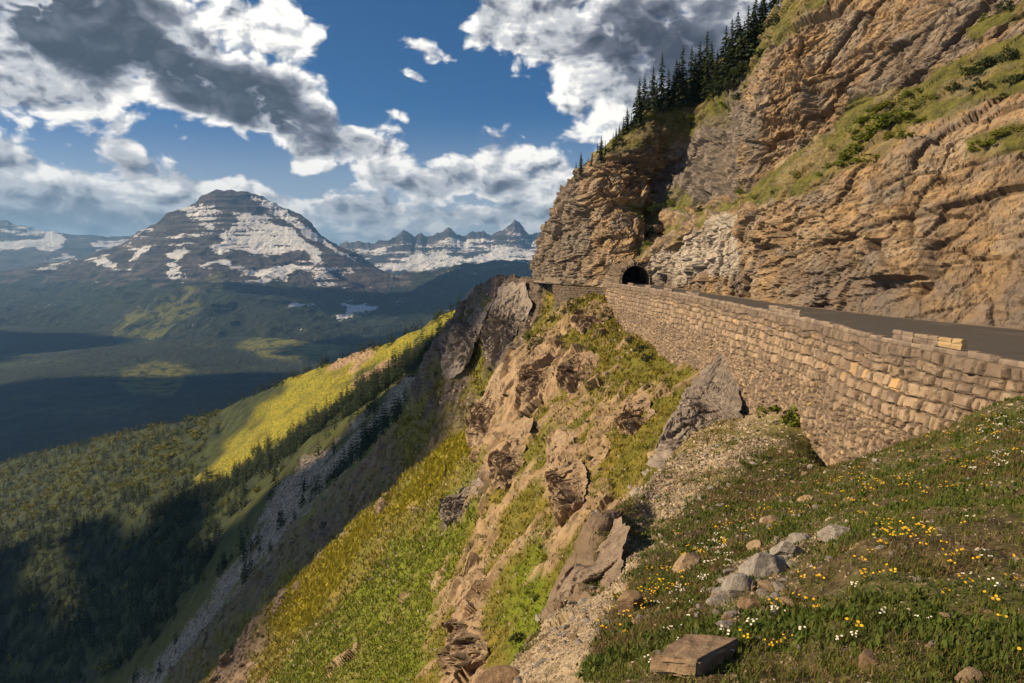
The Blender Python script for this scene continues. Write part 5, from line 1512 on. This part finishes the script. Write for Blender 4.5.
rgg = np.random.default_rng(55)
near = np.maximum(meadow, 0.28 * (dirt > 0.05) * (hd < 66) * (R_rubb < 0.5)) * (1 - rock) * (HPX.ravel() > 470) * (HPX.ravel() < 1200) * (hd < 62) * (HPY.ravel() < 760)
patch = (0.30 + 0.70 * smooth(-0.28, 0.05, fbm(P0, 2.2, 4, seed=860))) * (1 - 0.85 * in_poly(QX, QY, [(705, 620), (720, 585), (745, 560), (785, 540), (850, 530), (845, 550), (800, 580), (770, 620), (740, 640)]).astype(float))
wt = near * patch / np.clip(hd, 4, 60) ** 1.55
G1_, gi_ = bary_points(wt, 13000, rgg)
dd = np.clip(G1_[:, 1], 5, 50)
blades("meadow_grass", G1_, 9, 0.065 + 0.0045 * dd, 0.006 + 0.00075 * dd, M_GRASS, rgg, "green meadow grass on the foreground slope", 0.9, 0.75)
G2_, _ = bary_points(wt * smooth(-0.1, 0.3, fbm(P0, 3.0, 3, seed=866)), 9000, rgg); dd = np.clip(G2_[:, 1], 5, 50)
blades("dry_grass", G2_, 8, 0.07 + 0.005 * dd, 0.005 + 0.0007 * dd, M_DRY, rgg, "dry straw coloured grass on the foreground slope", 1.0, 0.8)
G3_, _ = bary_points(wt * smooth(0.0, 0.25, fbm(P0, 1.3, 3, seed=869)), 5500, rgg); dd = np.clip(G3_[:, 1], 5, 50)
blades("ground_leaves", G3_, 9, 0.07 + 0.004 * dd, 0.028 + 0.0014 * dd, M_LEAF, rgg, "low leafy plants on the foreground slope", 1.1, 0.9)
# turf of the middle slopes
midw = (1 - rock) * smooth(55, 66, hd) * (1 - smooth(300, 340, hd)) * (HPX.ravel() < 735) * (HPX.ravel() > 150) * (HPY.ravel() < 740)
midw = midw * (1 - scree) / hd ** 1.2
vis_n = (N1 * (-HG2 / np.linalg.norm(HG2, axis=1, keepdims=True))).sum(1)
midw = midw * (vis_n > -0.2)
gold_w = np.clip(yel * 1.2, 0, 1)
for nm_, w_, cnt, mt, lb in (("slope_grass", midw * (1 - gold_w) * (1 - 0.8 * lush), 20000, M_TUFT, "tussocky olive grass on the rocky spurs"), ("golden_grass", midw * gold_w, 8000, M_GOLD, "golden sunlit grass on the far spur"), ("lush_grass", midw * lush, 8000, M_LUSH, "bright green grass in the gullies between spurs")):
    T_, _ = bary_points(w_, cnt, rgg); dd = T_[:, 1]
    blades(nm_, T_, 5, 0.0042 * dd * rgg.uniform(0.35, 1.9, len(dd)), 0.0016 * dd, mt, rgg, lb, 0.9, 0.75)

# loose stones
STN = [rock_mesh("stone", 950 + k, (M_GREY, M_TANR, M_GREY)[k % 3], (1, .8, .5), 12, 3, 0.06) for k in range(6)]
SPOTS = []
rs = random.Random(21)
for k in range(110):
    f = rs.random(); SPOTS.append((705 + 95 * f + rs.gauss(0, 14), 618 - 62 * f + rs.gauss(0, 14), 5 + 16 * rs.random() ** 1.6, 0))
for k in range(16): SPOTS.append((830 + rs.gauss(0, 25), 545 + rs.gauss(0, 8), rs.uniform(4, 9), 0))
for k in range(60):
    f = rs.random(); SPOTS.append((525 + 80 * f + rs.gauss(0, 16), 672 - 70 * f + rs.gauss(0, 14), rs.uniform(5, 14), 1))
for k in range(70): SPOTS.append((690 + rs.gauss(0, 45), 480 - rs.gauss(0, 28), rs.uniform(3, 8), 2))
for k in range(95): SPOTS.append((rs.uniform(630, 1020), rs.uniform(450, 680), rs.uniform(3, 10), 3))
SLAB = [("stone lying loose in the rocky patch around the grey boulders", "stones of the rocky patch"), ("stone in the rubble slope at the edge of the near spur", "stones of the rubble slope"), ("stone on the bare dirt gully below the wall", "stones in the dirt gully"), ("stone half hidden in the foreground meadow grass", "stones in the meadow")]
for i, (px, py, w, g_) in enumerate(SPOTS):
    c = hill_at(px, py, 4, 75)
    r = w / 683.0 * c.y * 0.6
    o = obj("stone", STN[rs.randrange(6)]); o.location = c + Vector((0, 0, r * 0.2)); o.scale = (r, r * rs.uniform(.7, 1.1), r * rs.uniform(.7, 1.2))
    o.rotation_euler = (rs.uniform(-.4, .4), rs.uniform(-.4, .4), rs.uniform(0, 6.28))
    tag(o, SLAB[g_][0], "stone", SLAB[g_][1], "thing")


def chips(name, P, S, mat, rng, label):
    bm = bmesh.new(); bmesh.ops.create_icosphere(bm, subdivisions=1, radius=1.0)
    V = np.array([v.co[:] for v in bm.verts]); Q = np.array([[v.index for v in f.verts] for f in bm.faces]); bm.free()
    n = len(P)
    A = V[None] * (1 + 0.45 * rng.normal(size=(n, len(V), 1))) * rng.uniform(0.5, 1.2, (n, 1, 3)) * np.array([1, 1, 0.7])
    G = A * S[:, None, None] + P[:, None]
    o = obj(name, mesh_arrays(name, G.reshape(-1, 3), (Q[None] + (np.arange(n) * len(V))[:, None, None]).reshape(-1, 3), mat)); tag(o, label, kind="stuff")
    return o


M_CHIP, t, b = material("stone_chips")
g = t.new('ShaderNodeNewGeometry'); t.l.new(t.mix(g.outputs['Random Per Island'], (0.15, 0.115, 0.085), (0.42, 0.34, 0.25)), b.inputs['Base Color'])
rw = dirt * (hd < 75) / np.clip(hd, 5, 70) ** 1.6 * (HPX.ravel() < 830) * (HPX.ravel() > 470)
C1, _ = bary_points(rw, 10000, rgg); chips("gravel", C1, C1[:, 1] * rgg.uniform(0.0008, 0.0034, len(C1)) ** 1.0, M_CHIP, rgg, "stone chips littering the bare gully and rubble slope")
rockpatch = in_poly(QX, QY, [(705, 625), (720, 585), (745, 560), (785, 540), (855, 528), (850, 552), (800, 580), (770, 625), (740, 645)]).astype(float)
C2, _ = bary_points(wt * (0.55 + 4.0 * rockpatch * (hd < 20)) / (patch + 0.1), 11000, rgg); chips("meadow_gravel", C2, C2[:, 1] * rgg.uniform(0.0008, 0.0030, len(C2)), M_CHIP, rgg, "small stone chips between the meadow plants")
sw_ = midw * 0.45 + rock * 0.6 * smooth(55, 66, hd) * (1 - smooth(290, 300, hd)) / np.clip(hd, 20, 400) ** 1.2 * (HPX.ravel() < 735) * (HPX.ravel() > 150) * (HPY.ravel() < 740)
C3, _ = bary_points(sw_, 6000, rgg); chips("slope_rubble", C3, C3[:, 1] * rgg.uniform(0.0008, 0.0030, len(C3)), M_CHIP, rgg, "pale rock fragments strewn over the grassy spurs")
sw3 = scree * (hd > 300)
C4, _ = bary_points(sw3, 5000, rgg); chips("scree", C4, C4[:, 1] * rgg.uniform(0.0006, 0.0022, len(C4)), M_CHIP, rgg, "grey scree blocks in the gully on the far flank")

# ------------------------------------------------------------------ wildflowers
def petal_mat(name, c0, c1):
    m, t, b = material(name); g = t.new('ShaderNodeNewGeometry')
    t.l.new(t.mix(g.outputs['Random Per Island'], c0, c1), b.inputs['Base Color']); b.inputs['Roughness'].default_value = 0.6
    return m


M_YEL = petal_mat("yellow_petals", (0.62, 0.34, 0.012), (0.78, 0.50, 0.02)); M_WHI = petal_mat("white_petals", (0.70, 0.68, 0.60), (0.85, 0.83, 0.76)); M_EYE = petal_mat("flower_eye", (0.45, 0.22, 0.02), (0.62, 0.36, 0.03))
M_STEM = leafy("flower_stem", (0.04, 0.06, 0.012), (0.08, 0.10, 0.02), (0.05, 0.08, 0.014), 0.1)


def flower_mesh(name, seed, petals, heads, rad, hgt, pm, narrow):
    g = random.Random(seed); V, F, M = [], [], []

    def quad(pts, m): 
        b0 = len(V); V.extend([tuple(q) for q in pts]); F.append(tuple(range(b0, b0 + len(pts)))); M.append(m)
    for h in range(heads):
        a = g.uniform(0, 6.28); lean = g.uniform(0.02, 0.10) if heads > 1 else 0.02
        top = Vector((math.cos(a) * lean, math.sin(a) * lean, hgt * g.uniform(0.7, 1.1)))
        basep = Vector((math.cos(a) * lean * .2, math.sin(a) * lean * .2, -0.03))
        mid_ = basep.lerp(top, .55) + Vector((g.uniform(-.01, .01), g.uniform(-.01, .01), 0))
        for q in range(2):
            s = Vector((math.cos(q * 1.57), math.sin(q * 1.57), 0)) * 0.003
            quad([basep - s, basep + s, mid_ + s, mid_ - s], 2); quad([mid_ - s, mid_ + s, top + s * .7, top - s * .7], 2)
        nrm = Vector((g.uniform(-.5, .1), g.uniform(-.7, 0), 1)).normalized()
        u = nrm.orthogonal().normalized(); v = nrm.cross(u)
        for k in range(petals):
            b_ = 6.283 * k / petals + g.uniform(-.1, .1); d = u * math.cos(b_) + v * math.sin(b_); sd_ = u * -math.sin(b_) + v * math.cos(b_)
            L = rad * g.uniform(0.85, 1.1); w = rad * narrow
            quad([top + d * rad * .18 - sd_ * w * .4, top + d * L * .65 - sd_ * w + nrm * rad * .10, top + d * L + nrm * rad * .02, top + d * L * .65 + sd_ * w + nrm * rad * .10, top + d * rad * .18 + sd_ * w * .4], 0)
        ring = [top + nrm * rad * .12 + (u * math.cos(6.283 * k / 8) + v * math.sin(6.283 * k / 8)) * rad * .27 for k in range(8)]
        for k in range(8): quad([ring[k], ring[(k + 1) % 8], top + nrm * rad * .24], 1)
        for q in range(2):
            c = g.uniform(0, 6.28); d = Vector((math.cos(c), math.sin(c), .6)); sd_ = Vector((-math.sin(c), math.cos(c), 0)); p0 = basep.lerp(top, g.uniform(.1, .4))
            quad([p0, p0 + d * hgt * .14 + sd_ * .010, p0 + d * hgt * .3, p0 + d * hgt * .14 - sd_ * .010], 2)
    me = bpy.data.meshes.new(name); me.from_pydata(V, [], F)
    for m in (pm, M_EYE, M_STEM): me.materials.append(m)
    me.polygons.foreach_set("material_index", M); me.update(); return me


YF = [flower_mesh("yellow_wildflower", 30 + k, 9, 3 + k % 3, 0.0165, 0.15, M_YEL, 0.26) for k in range(5)]
WF = [flower_mesh("white_wildflower", 50 + k, 8, 4 + k % 3, 0.014, 0.13, M_WHI, 0.27) for k in range(5)]
rf = random.Random(8)


def along(pts, n, sx_, sy_):
    out = []
    for k in range(n):
        f = rf.random() * (len(pts) - 1); i = int(f); f -= i
        out.append((pts[i][0] * (1 - f) + pts[i + 1][0] * f + rf.gauss(0, sx_), pts[i][1] * (1 - f) + pts[i + 1][1] * f + rf.gauss(0, sy_)))
    return out


YS = along([(604, 630), (640, 598), (668, 580), (700, 550), (730, 535), (770, 516)], 70, 11, 9) + along([(780, 512), (850, 496), (880, 488)], 28, 18, 9) + along([(850, 520), (900, 495), (960, 465), (1020, 445)], 46, 34, 18) + along([(940, 448), (1020, 425)], 20, 20, 6) + along([(880, 530), (925, 545)], 14, 14, 6) + along([(740, 640), (830, 600), (900, 560), (1000, 590), (985, 655)], 34, 25, 20)
WS = along([(672, 600), (705, 575), (730, 545)], 46, 10, 8) + along([(832, 474), (880, 458), (930, 441), (1022, 413)], 30, 12, 5) + along([(960, 435), (1020, 415)], 34, 14, 5) + along([(985, 470), (1020, 455)], 16, 12, 6) + along([(640, 640), (760, 640), (900, 600), (1010, 560)], 24, 30, 20)
for pts, lib, nm_, lb, gp in ((YS, YF, "yellow_wildflower", "yellow daisy like wildflower in the meadow below the stone wall", "yellow wildflowers in the meadow"), (WS, WF, "white_wildflower", "small white wildflower in the meadow below the stone wall", "white wildflowers in the meadow")):
    for i, (px, py) in enumerate(pts):
        c = hill_at(px, py, 4.5, 60)
        s = 0.62 + c.y * 0.036 + rf.uniform(-.15, .25)
        o = obj(nm_, lib[i % 5]); o.location = c; o.scale = (s, s, s); o.rotation_euler = (0, 0, rf.uniform(-0.8, 0.8))
        tag(o, lb, "wildflower", gp, "thing")
# ================================================================== SUN, SKY, AIR, CLOUDS
SUN_DIR = Vector((-0.82, -0.10, 0.50)).normalized()      # towards the sun
sd = bpy.data.lights.new("sun", 'SUN'); sd.energy = 5.0; sd.angle = math.radians(0.53); sd.color = (1.0, 0.78, 0.48)
so = bpy.data.objects.new("sun", sd); COL.objects.link(so)
so.rotation_euler = SUN_DIR.to_track_quat('Z', 'Y').to_euler()
so.location = SUN_DIR * 50
wd = bpy.data.worlds.new("World"); SC.world = wd; wd.use_nodes = True
t = NT(wd.node_tree)
bg = t.n['Background']
sky = t.new('ShaderNodeTexSky', sky_type='NISHITA')
sky.sun_disc = False
sky.sun_elevation = math.asin(SUN_DIR.z); sky.sun_rotation = math.atan2(SUN_DIR.x, SUN_DIR.y)
sky.altitude = 2000; sky.air_density = 1.0; sky.dust_density = 0.4; sky.ozone_density = 3.0
gen = t.new('ShaderNodeTexCoord').outputs['Generated']
sx = t.new('ShaderNodeSeparateXYZ'); t.l.new(gen, sx.inputs[0])
elev0 = t.math('ARCSINE', sx.outputs[2])
tint = t.mix(1.0, sky.outputs[0], (0.20, 0.58, 0.88), 'MULTIPLY')
haze_sky = t.mix(t.sstep(0.22, -0.02, elev0, 0.0, 0.8), tint, (9.5, 9.6, 9.4)); t.l.new(haze_sky, bg.inputs[0]); bg.inputs[1].default_value = 0.05

gen = t.new('ShaderNodeTexCoord').outputs['Generated']
sx = t.new('ShaderNodeSeparateXYZ'); t.l.new(gen, sx.inputs[0])
X_, Y_, Z_ = sx.outputs
az = t.math('ARCTAN2', X_, Y_)
el = t.math('ARCSINE', Z_)


def azel(px, py):
    d = at(px, py, 1.0); d = d / np.linalg.norm(d)
    return math.atan2(d[0], d[1]), math.asin(d[2])


# cloud masses: centre, radii, tilt, weight, how thick and dark their bellies are
BL = [
 (165, 62, 185, 40, 20, 1.1, 1.2), (60, 10, 120, 46, 15, 1.0, 1.0), (250, 104, 100, 32, 18, 1.0, 1.0), (285, 35, 46, 40, 0, 0.85, 0.0), (215, 5, 70, 34, 0, 0.8, 0.1),
 (10, 78, 90, 22, 8, 0.9, 0.0), (318, 106, 32, 32, 0, 0.8, -0.3), (150, 32, 50, 15, 20, 0.3, -0.9), (-120, 40, 160, 60, 10, 1.1, 1.0),
 (650, 30, 150, 70, 8, 1.2, 0.85), (560, 36, 66, 60, 0, 0.9, 0.45), (505, 22, 40, 30, 0, 0.8, -0.1), (600, 108, 50, 40, 0, 0.95, -0.1), (700, 60, 110, 70, 0, 1.0, 0.5), (560, 96, 34, 24, 0, .55, 0.0),
 (430, 52, 34, 13, 15, 0.78, 0.0), (405, 78, 20, 9, 0, 0.65, 0.0), (385, 122, 18, 10, 20, 0.65, 0.0),
 (20, 168, 75, 24, 5, 0.9, 0.1), (128, 152, 34, 24, 30, 0.8, 0.3), (90, 204, 140, 28, 2, 0.9, 0.55), (-60, 190, 90, 40, 0, 0.9, 0.4), (225, 192, 90, 20, 8, 0.85, 0.1), (45, 226, 130, 16, 0, 0.8, 0.5), (160, 230, 100, 14, 0, .8, .3),
 (316, 166, 30, 15, 0, 0.75, 0.0), (380, 160, 42, 26, 10, 0.95, 0.1), (400, 190, 60, 16, 0, 0.6, 0.5), (505, 166, 84, 34, -6, 1.0, 0.15), (520, 186, 70, 12, 0, 0.4, 0.5), (455, 184, 50, 18, 0, 0.7, 0.1), (565, 190, 60, 34, 0, 1.0, 0.3),
 (310, 210, 80, 20, 4, 0.8, 0.25), (400, 216, 100, 16, 0, 0.8, 0.5), (500, 216, 90, 13, 0, 0.8, 0.3), (350, 238, 110, 10, 0, 0.75, 0.0), (480, 238, 100, 10, 0, 0.7, 0.1), (560, 222, 50, 18, 0, 0.8, 0.2), (60, 248, 160, 12, 0, 0.7, 0.2),
]
v0 = t.new('ShaderNodeCombineXYZ'); t.l.new(az, v0.inputs[0]); t.l.new(el, v0.inputs[1])
v0 = v0.outputs[0]


def vadd(v, o):
    nd = t.new('ShaderNodeVectorMath', operation='ADD'); t.l.new(v, nd.inputs[0])
    if isinstance(o, bpy.types.NodeSocket): t.l.new(o, nd.inputs[1])
    else: nd.inputs[1].default_value = o
    return nd.outputs[0]


def noise2(vec, scale, detail, rough, color=False):
    nd = t.new('ShaderNodeTexNoise', noise_dimensions='2D'); t.l.new(vec, nd.inputs['Vector'])
    nd.inputs['Scale'].default_value = scale; nd.inputs['Detail'].default_value = detail; nd.inputs['Roughness'].default_value = rough
    return nd.outputs['Color'] if color else nd.outputs['Fac']


def puffs(vec, scale, detail, rough):
    nd = t.new('ShaderNodeTexVoronoi', voronoi_dimensions='2D', feature='SMOOTH_F1'); t.l.new(vec, nd.inputs['Vector'])
    nd.inputs['Scale'].default_value = scale; nd.inputs['Detail'].default_value = detail; nd.inputs['Roughness'].default_value = rough; nd.inputs['Smoothness'].default_value = 0.35
    return nd.outputs['Distance']


def warp(v, scale, ax_, ay_, detail=3):
    nd = t.new('ShaderNodeVectorMath', operation='MULTIPLY_ADD'); t.l.new(noise2(v, scale, detail, 0.55, True), nd.inputs[0])
    nd.inputs[1].default_value = (ax_ * 2, ay_ * 2, 0); nd.inputs[2].default_value = (-ax_, -ay_, 0)
    return vadd(v, nd.outputs[0])


def billow(v):
    """cauliflower relief of the clouds at one place in the sky"""
    m1 = t.mapping(v, (1.0, 1.55, 1.0))
    m2 = warp(m1, 14.0, 0.022, 0.022, 2)
    a = t.sub(noise2(m1, 8.0, 9, 0.60), 0.5)
    p_ = t.sub(0.40, puffs(m2, 17.0, 3.0, 0.55))
    return t.add(t.mul(a, 2.1), t.mul(p_, 1.5))


vw_ = warp(v0, 6.0, 0.055, 0.032, 4)
tot = None; DK = None
for (px, py, rx, ry, rot, w, dkw) in BL:
    a, e = azel(px, py)
    mp = t.new('ShaderNodeMapping', vector_type='TEXTURE'); t.l.new(vw_, mp.inputs['Vector'])
    mp.inputs['Location'].default_value = (a, e, 0); mp.inputs['Rotation'].default_value = (0, 0, math.radians(-rot)); mp.inputs['Scale'].default_value = (rx * 1.12 / 683.0, ry * 1.12 / 683.0, 1)
    ln = t.new('ShaderNodeVectorMath', operation='LENGTH'); t.l.new(mp.outputs[0], ln.inputs[0])
    s = t.sstep(1.25, 0.0, ln.outputs['Value'])
    tot = t.mul(s, w) if tot is None else t.math('MULTIPLY_ADD', s, w, tot)
    DK = t.mul(s, dkw) if DK is None else t.math('MULTIPLY_ADD', s, dkw, DK)
gen_n = t.noise(gen, 2.6, 5, 0.6)
tot = t.add(tot, t.mul(t.sstep(0.64, 1.05, t.math('ABSOLUTE', az)), t.sstep(0.52, 0.72, gen_n, 0.0, 1.2)))
tot = t.add(tot, t.mul(t.sstep(0.42, 0.62, el), t.sstep(0.52, 0.72, gen_n, 0.0, 1.2)))
n0 = billow(v0); n1_ = billow(vadd(v0, (-0.010, 0.012, 0)))
D0 = t.sub(t.add(t.math("MINIMUM", tot, 1.0), t.mul(n0, 0.40)), 0.20)
alpha = t.sstep(-0.04, 0.30, D0)
lit = t.sub(n0, n1_)
soft_n = t.sub(noise2(warp(v0, 9.0, 0.02, 0.02, 2), 7.0, 5, 0.5), 0.5)
thick = t.math('ADD', t.mul(t.sstep(0.10, 0.60, D0), t.mul(DK, 0.85)), t.mul(soft_n, t.sstep(0.0, 0.2, el, 0.5, 1.3)), clamp=True)
f = t.math('SUBTRACT', t.add(0.86, t.mul(lit, 0.55)), t.mul(thick, t.add(0.80, t.mul(lit, 0.42))), clamp=True)
cc = t.mix(t.sstep(0.0, 0.36, f), (0.038, 0.038, 0.050), (0.155, 0.16, 0.19))
cc = t.mix(t.sstep(0.28, 0.62, f), cc, (0.50, 0.50, 0.51))
cc = t.mix(t.sstep(0.58, 1.0, f), cc, (1.0, 0.95, 0.87))
low = t.sstep(0.12, 0.0, el)
cc = t.mix(t.mul(low, 0.4), cc, (0.46, 0.50, 0.53), 'MIX')
bgc = t.new('ShaderNodeBackground'); t.l.new(cc, bgc.inputs[0]); bgc.inputs[1].default_value = 0.78
mx = t.new('ShaderNodeMixShader'); t.l.new(t.mul(alpha, t.sstep(-0.01, 0.03, el)), mx.inputs[0]); t.l.new(bg.outputs[0], mx.inputs[1]); t.l.new(bgc.outputs[0], mx.inputs[2])
t.l.new(mx.outputs[0], t.n['World Output'].inputs['Surface'])
wd.cycles.sampling_method = 'MANUAL'; wd.cycles.sample_map_resolution = 512

# air
bm = bmesh.new(); bmesh.ops.create_cube(bm, size=1.0)
for v in bm.verts:
    v.co = Vector((v.co.x * 150000, -400 if v.co.y < 0 else 61500, -900 if v.co.z < 0 else 1350))
m_air = bpy.data.materials.new("air"); m_air.use_nodes = True
ta = m_air.node_tree; ta.nodes.remove(ta.nodes['Principled BSDF'])
pv = ta.nodes.new('ShaderNodeVolumePrincipled'); pv.inputs['Color'].default_value = (0.27, 0.56, 1.0, 1); pv.inputs['Density'].default_value = 4.2e-5; pv.inputs['Anisotropy'].default_value = 0.25
ta.links.new(pv.outputs[0], ta.nodes['Material Output'].inputs['Volume'])
hz = bm_obj("haze", bm, m_air); tag(hz, kind="stuff")

# unseen clouds added off to the left to shade the valley and lower slopes
m_cl, t2, b2 = material("cloud_white"); b2.inputs['Base Color'].default_value = (0.82, 0.82, 0.84, 1); b2.inputs['Roughness'].default_value = 1.0


def cloud(T, zc, rx, ry, rz, seed, label, n=26, turn=0.0):
    T = Vector(T); c = T + SUN_DIR * ((zc - T.z) / SUN_DIR.z)
    g = random.Random(seed); bm = bmesh.new()
    for k in range(n):
        a = g.uniform(0, 6.283); r = math.sqrt(g.random()) * 0.82
        s = (1.1 - 0.6 * r) * g.uniform(0.6, 1.0)
        m4 = Matrix.Translation((math.cos(a) * r * rx, math.sin(a) * r * ry, g.uniform(-0.2, 0.45) * rz * (1 - r))) @ Matrix.Diagonal((min(rx, ry * 1.8) * 0.42 * s, min(ry, rx * 1.8) * 0.42 * s, rz * 0.6 * s, 1))
        bmesh.ops.create_icosphere(bm, subdivisions=3, radius=1.0, matrix=m4)
    V = np.array([v.co[:] for v in bm.verts])
    w = min(rx, ry)
    dN = fbm(V, w * 0.5, 5, gain=0.6, seed=seed) * w * 0.16
    for v, dd in zip(bm.verts, dN):
        v.co += v.co.normalized() * float(dd)
    o = bm_obj("cloud", bm, m_cl, smooth_shade=True); o.location = c; o.rotation_euler = (0, 0, math.radians(turn))
    tag(o, label, "cloud")
    return o


SHADOWS = [
 ((-170, 396, -130), 1500, 520, 158, 60, 401, "long low white cloud drifting beside the mountain", 90),
 ((-480, 590, -300), 1700, 560, 205, 60, 402, "flat white cloud above the forested slope", 55, -24),
 ((-1500, 2900, -650), 5200, 1500, 1100, 350, 403, "broad white cloud high over the near valley", 40),
 ((-500, 5000, -600), 5200, 1300, 800, 350, 404, "broad white cloud high over the middle of the valley", 40),
 ((-900, 7000, -450), 5400, 2200, 800, 350, 405, "broad white cloud high over the flank of the snowy peak", 50),
 ((-4700, 5200, -620), 5200, 1600, 1500, 350, 406, "broad white cloud high over the far left of the valley", 40),
 ((1000, 7300, -300), 5600, 1900, 1000, 350, 407, "broad white cloud high over the forested ridge", 40),
]
for a in SHADOWS:
    cloud(*a)

SC.view_settings.view_transform = 'Standard'; SC.view_settings.look = 'None'; SC.view_settings.gamma = 1.0
SC.view_settings.exposure = 0.76
SC.cycles.max_bounces = 4; SC.cycles.diffuse_bounces = 2; SC.cycles.glossy_bounces = 1; SC.cycles.transmission_bounces = 2
SC.cycles.volume_bounces = 0; SC.cycles.caustics_reflective = False; SC.cycles.caustics_refractive = False
SC.cycles.use_denoising = True
SC.cycles.use_adaptive_sampling = True; SC.cycles.adaptive_threshold = 0.02
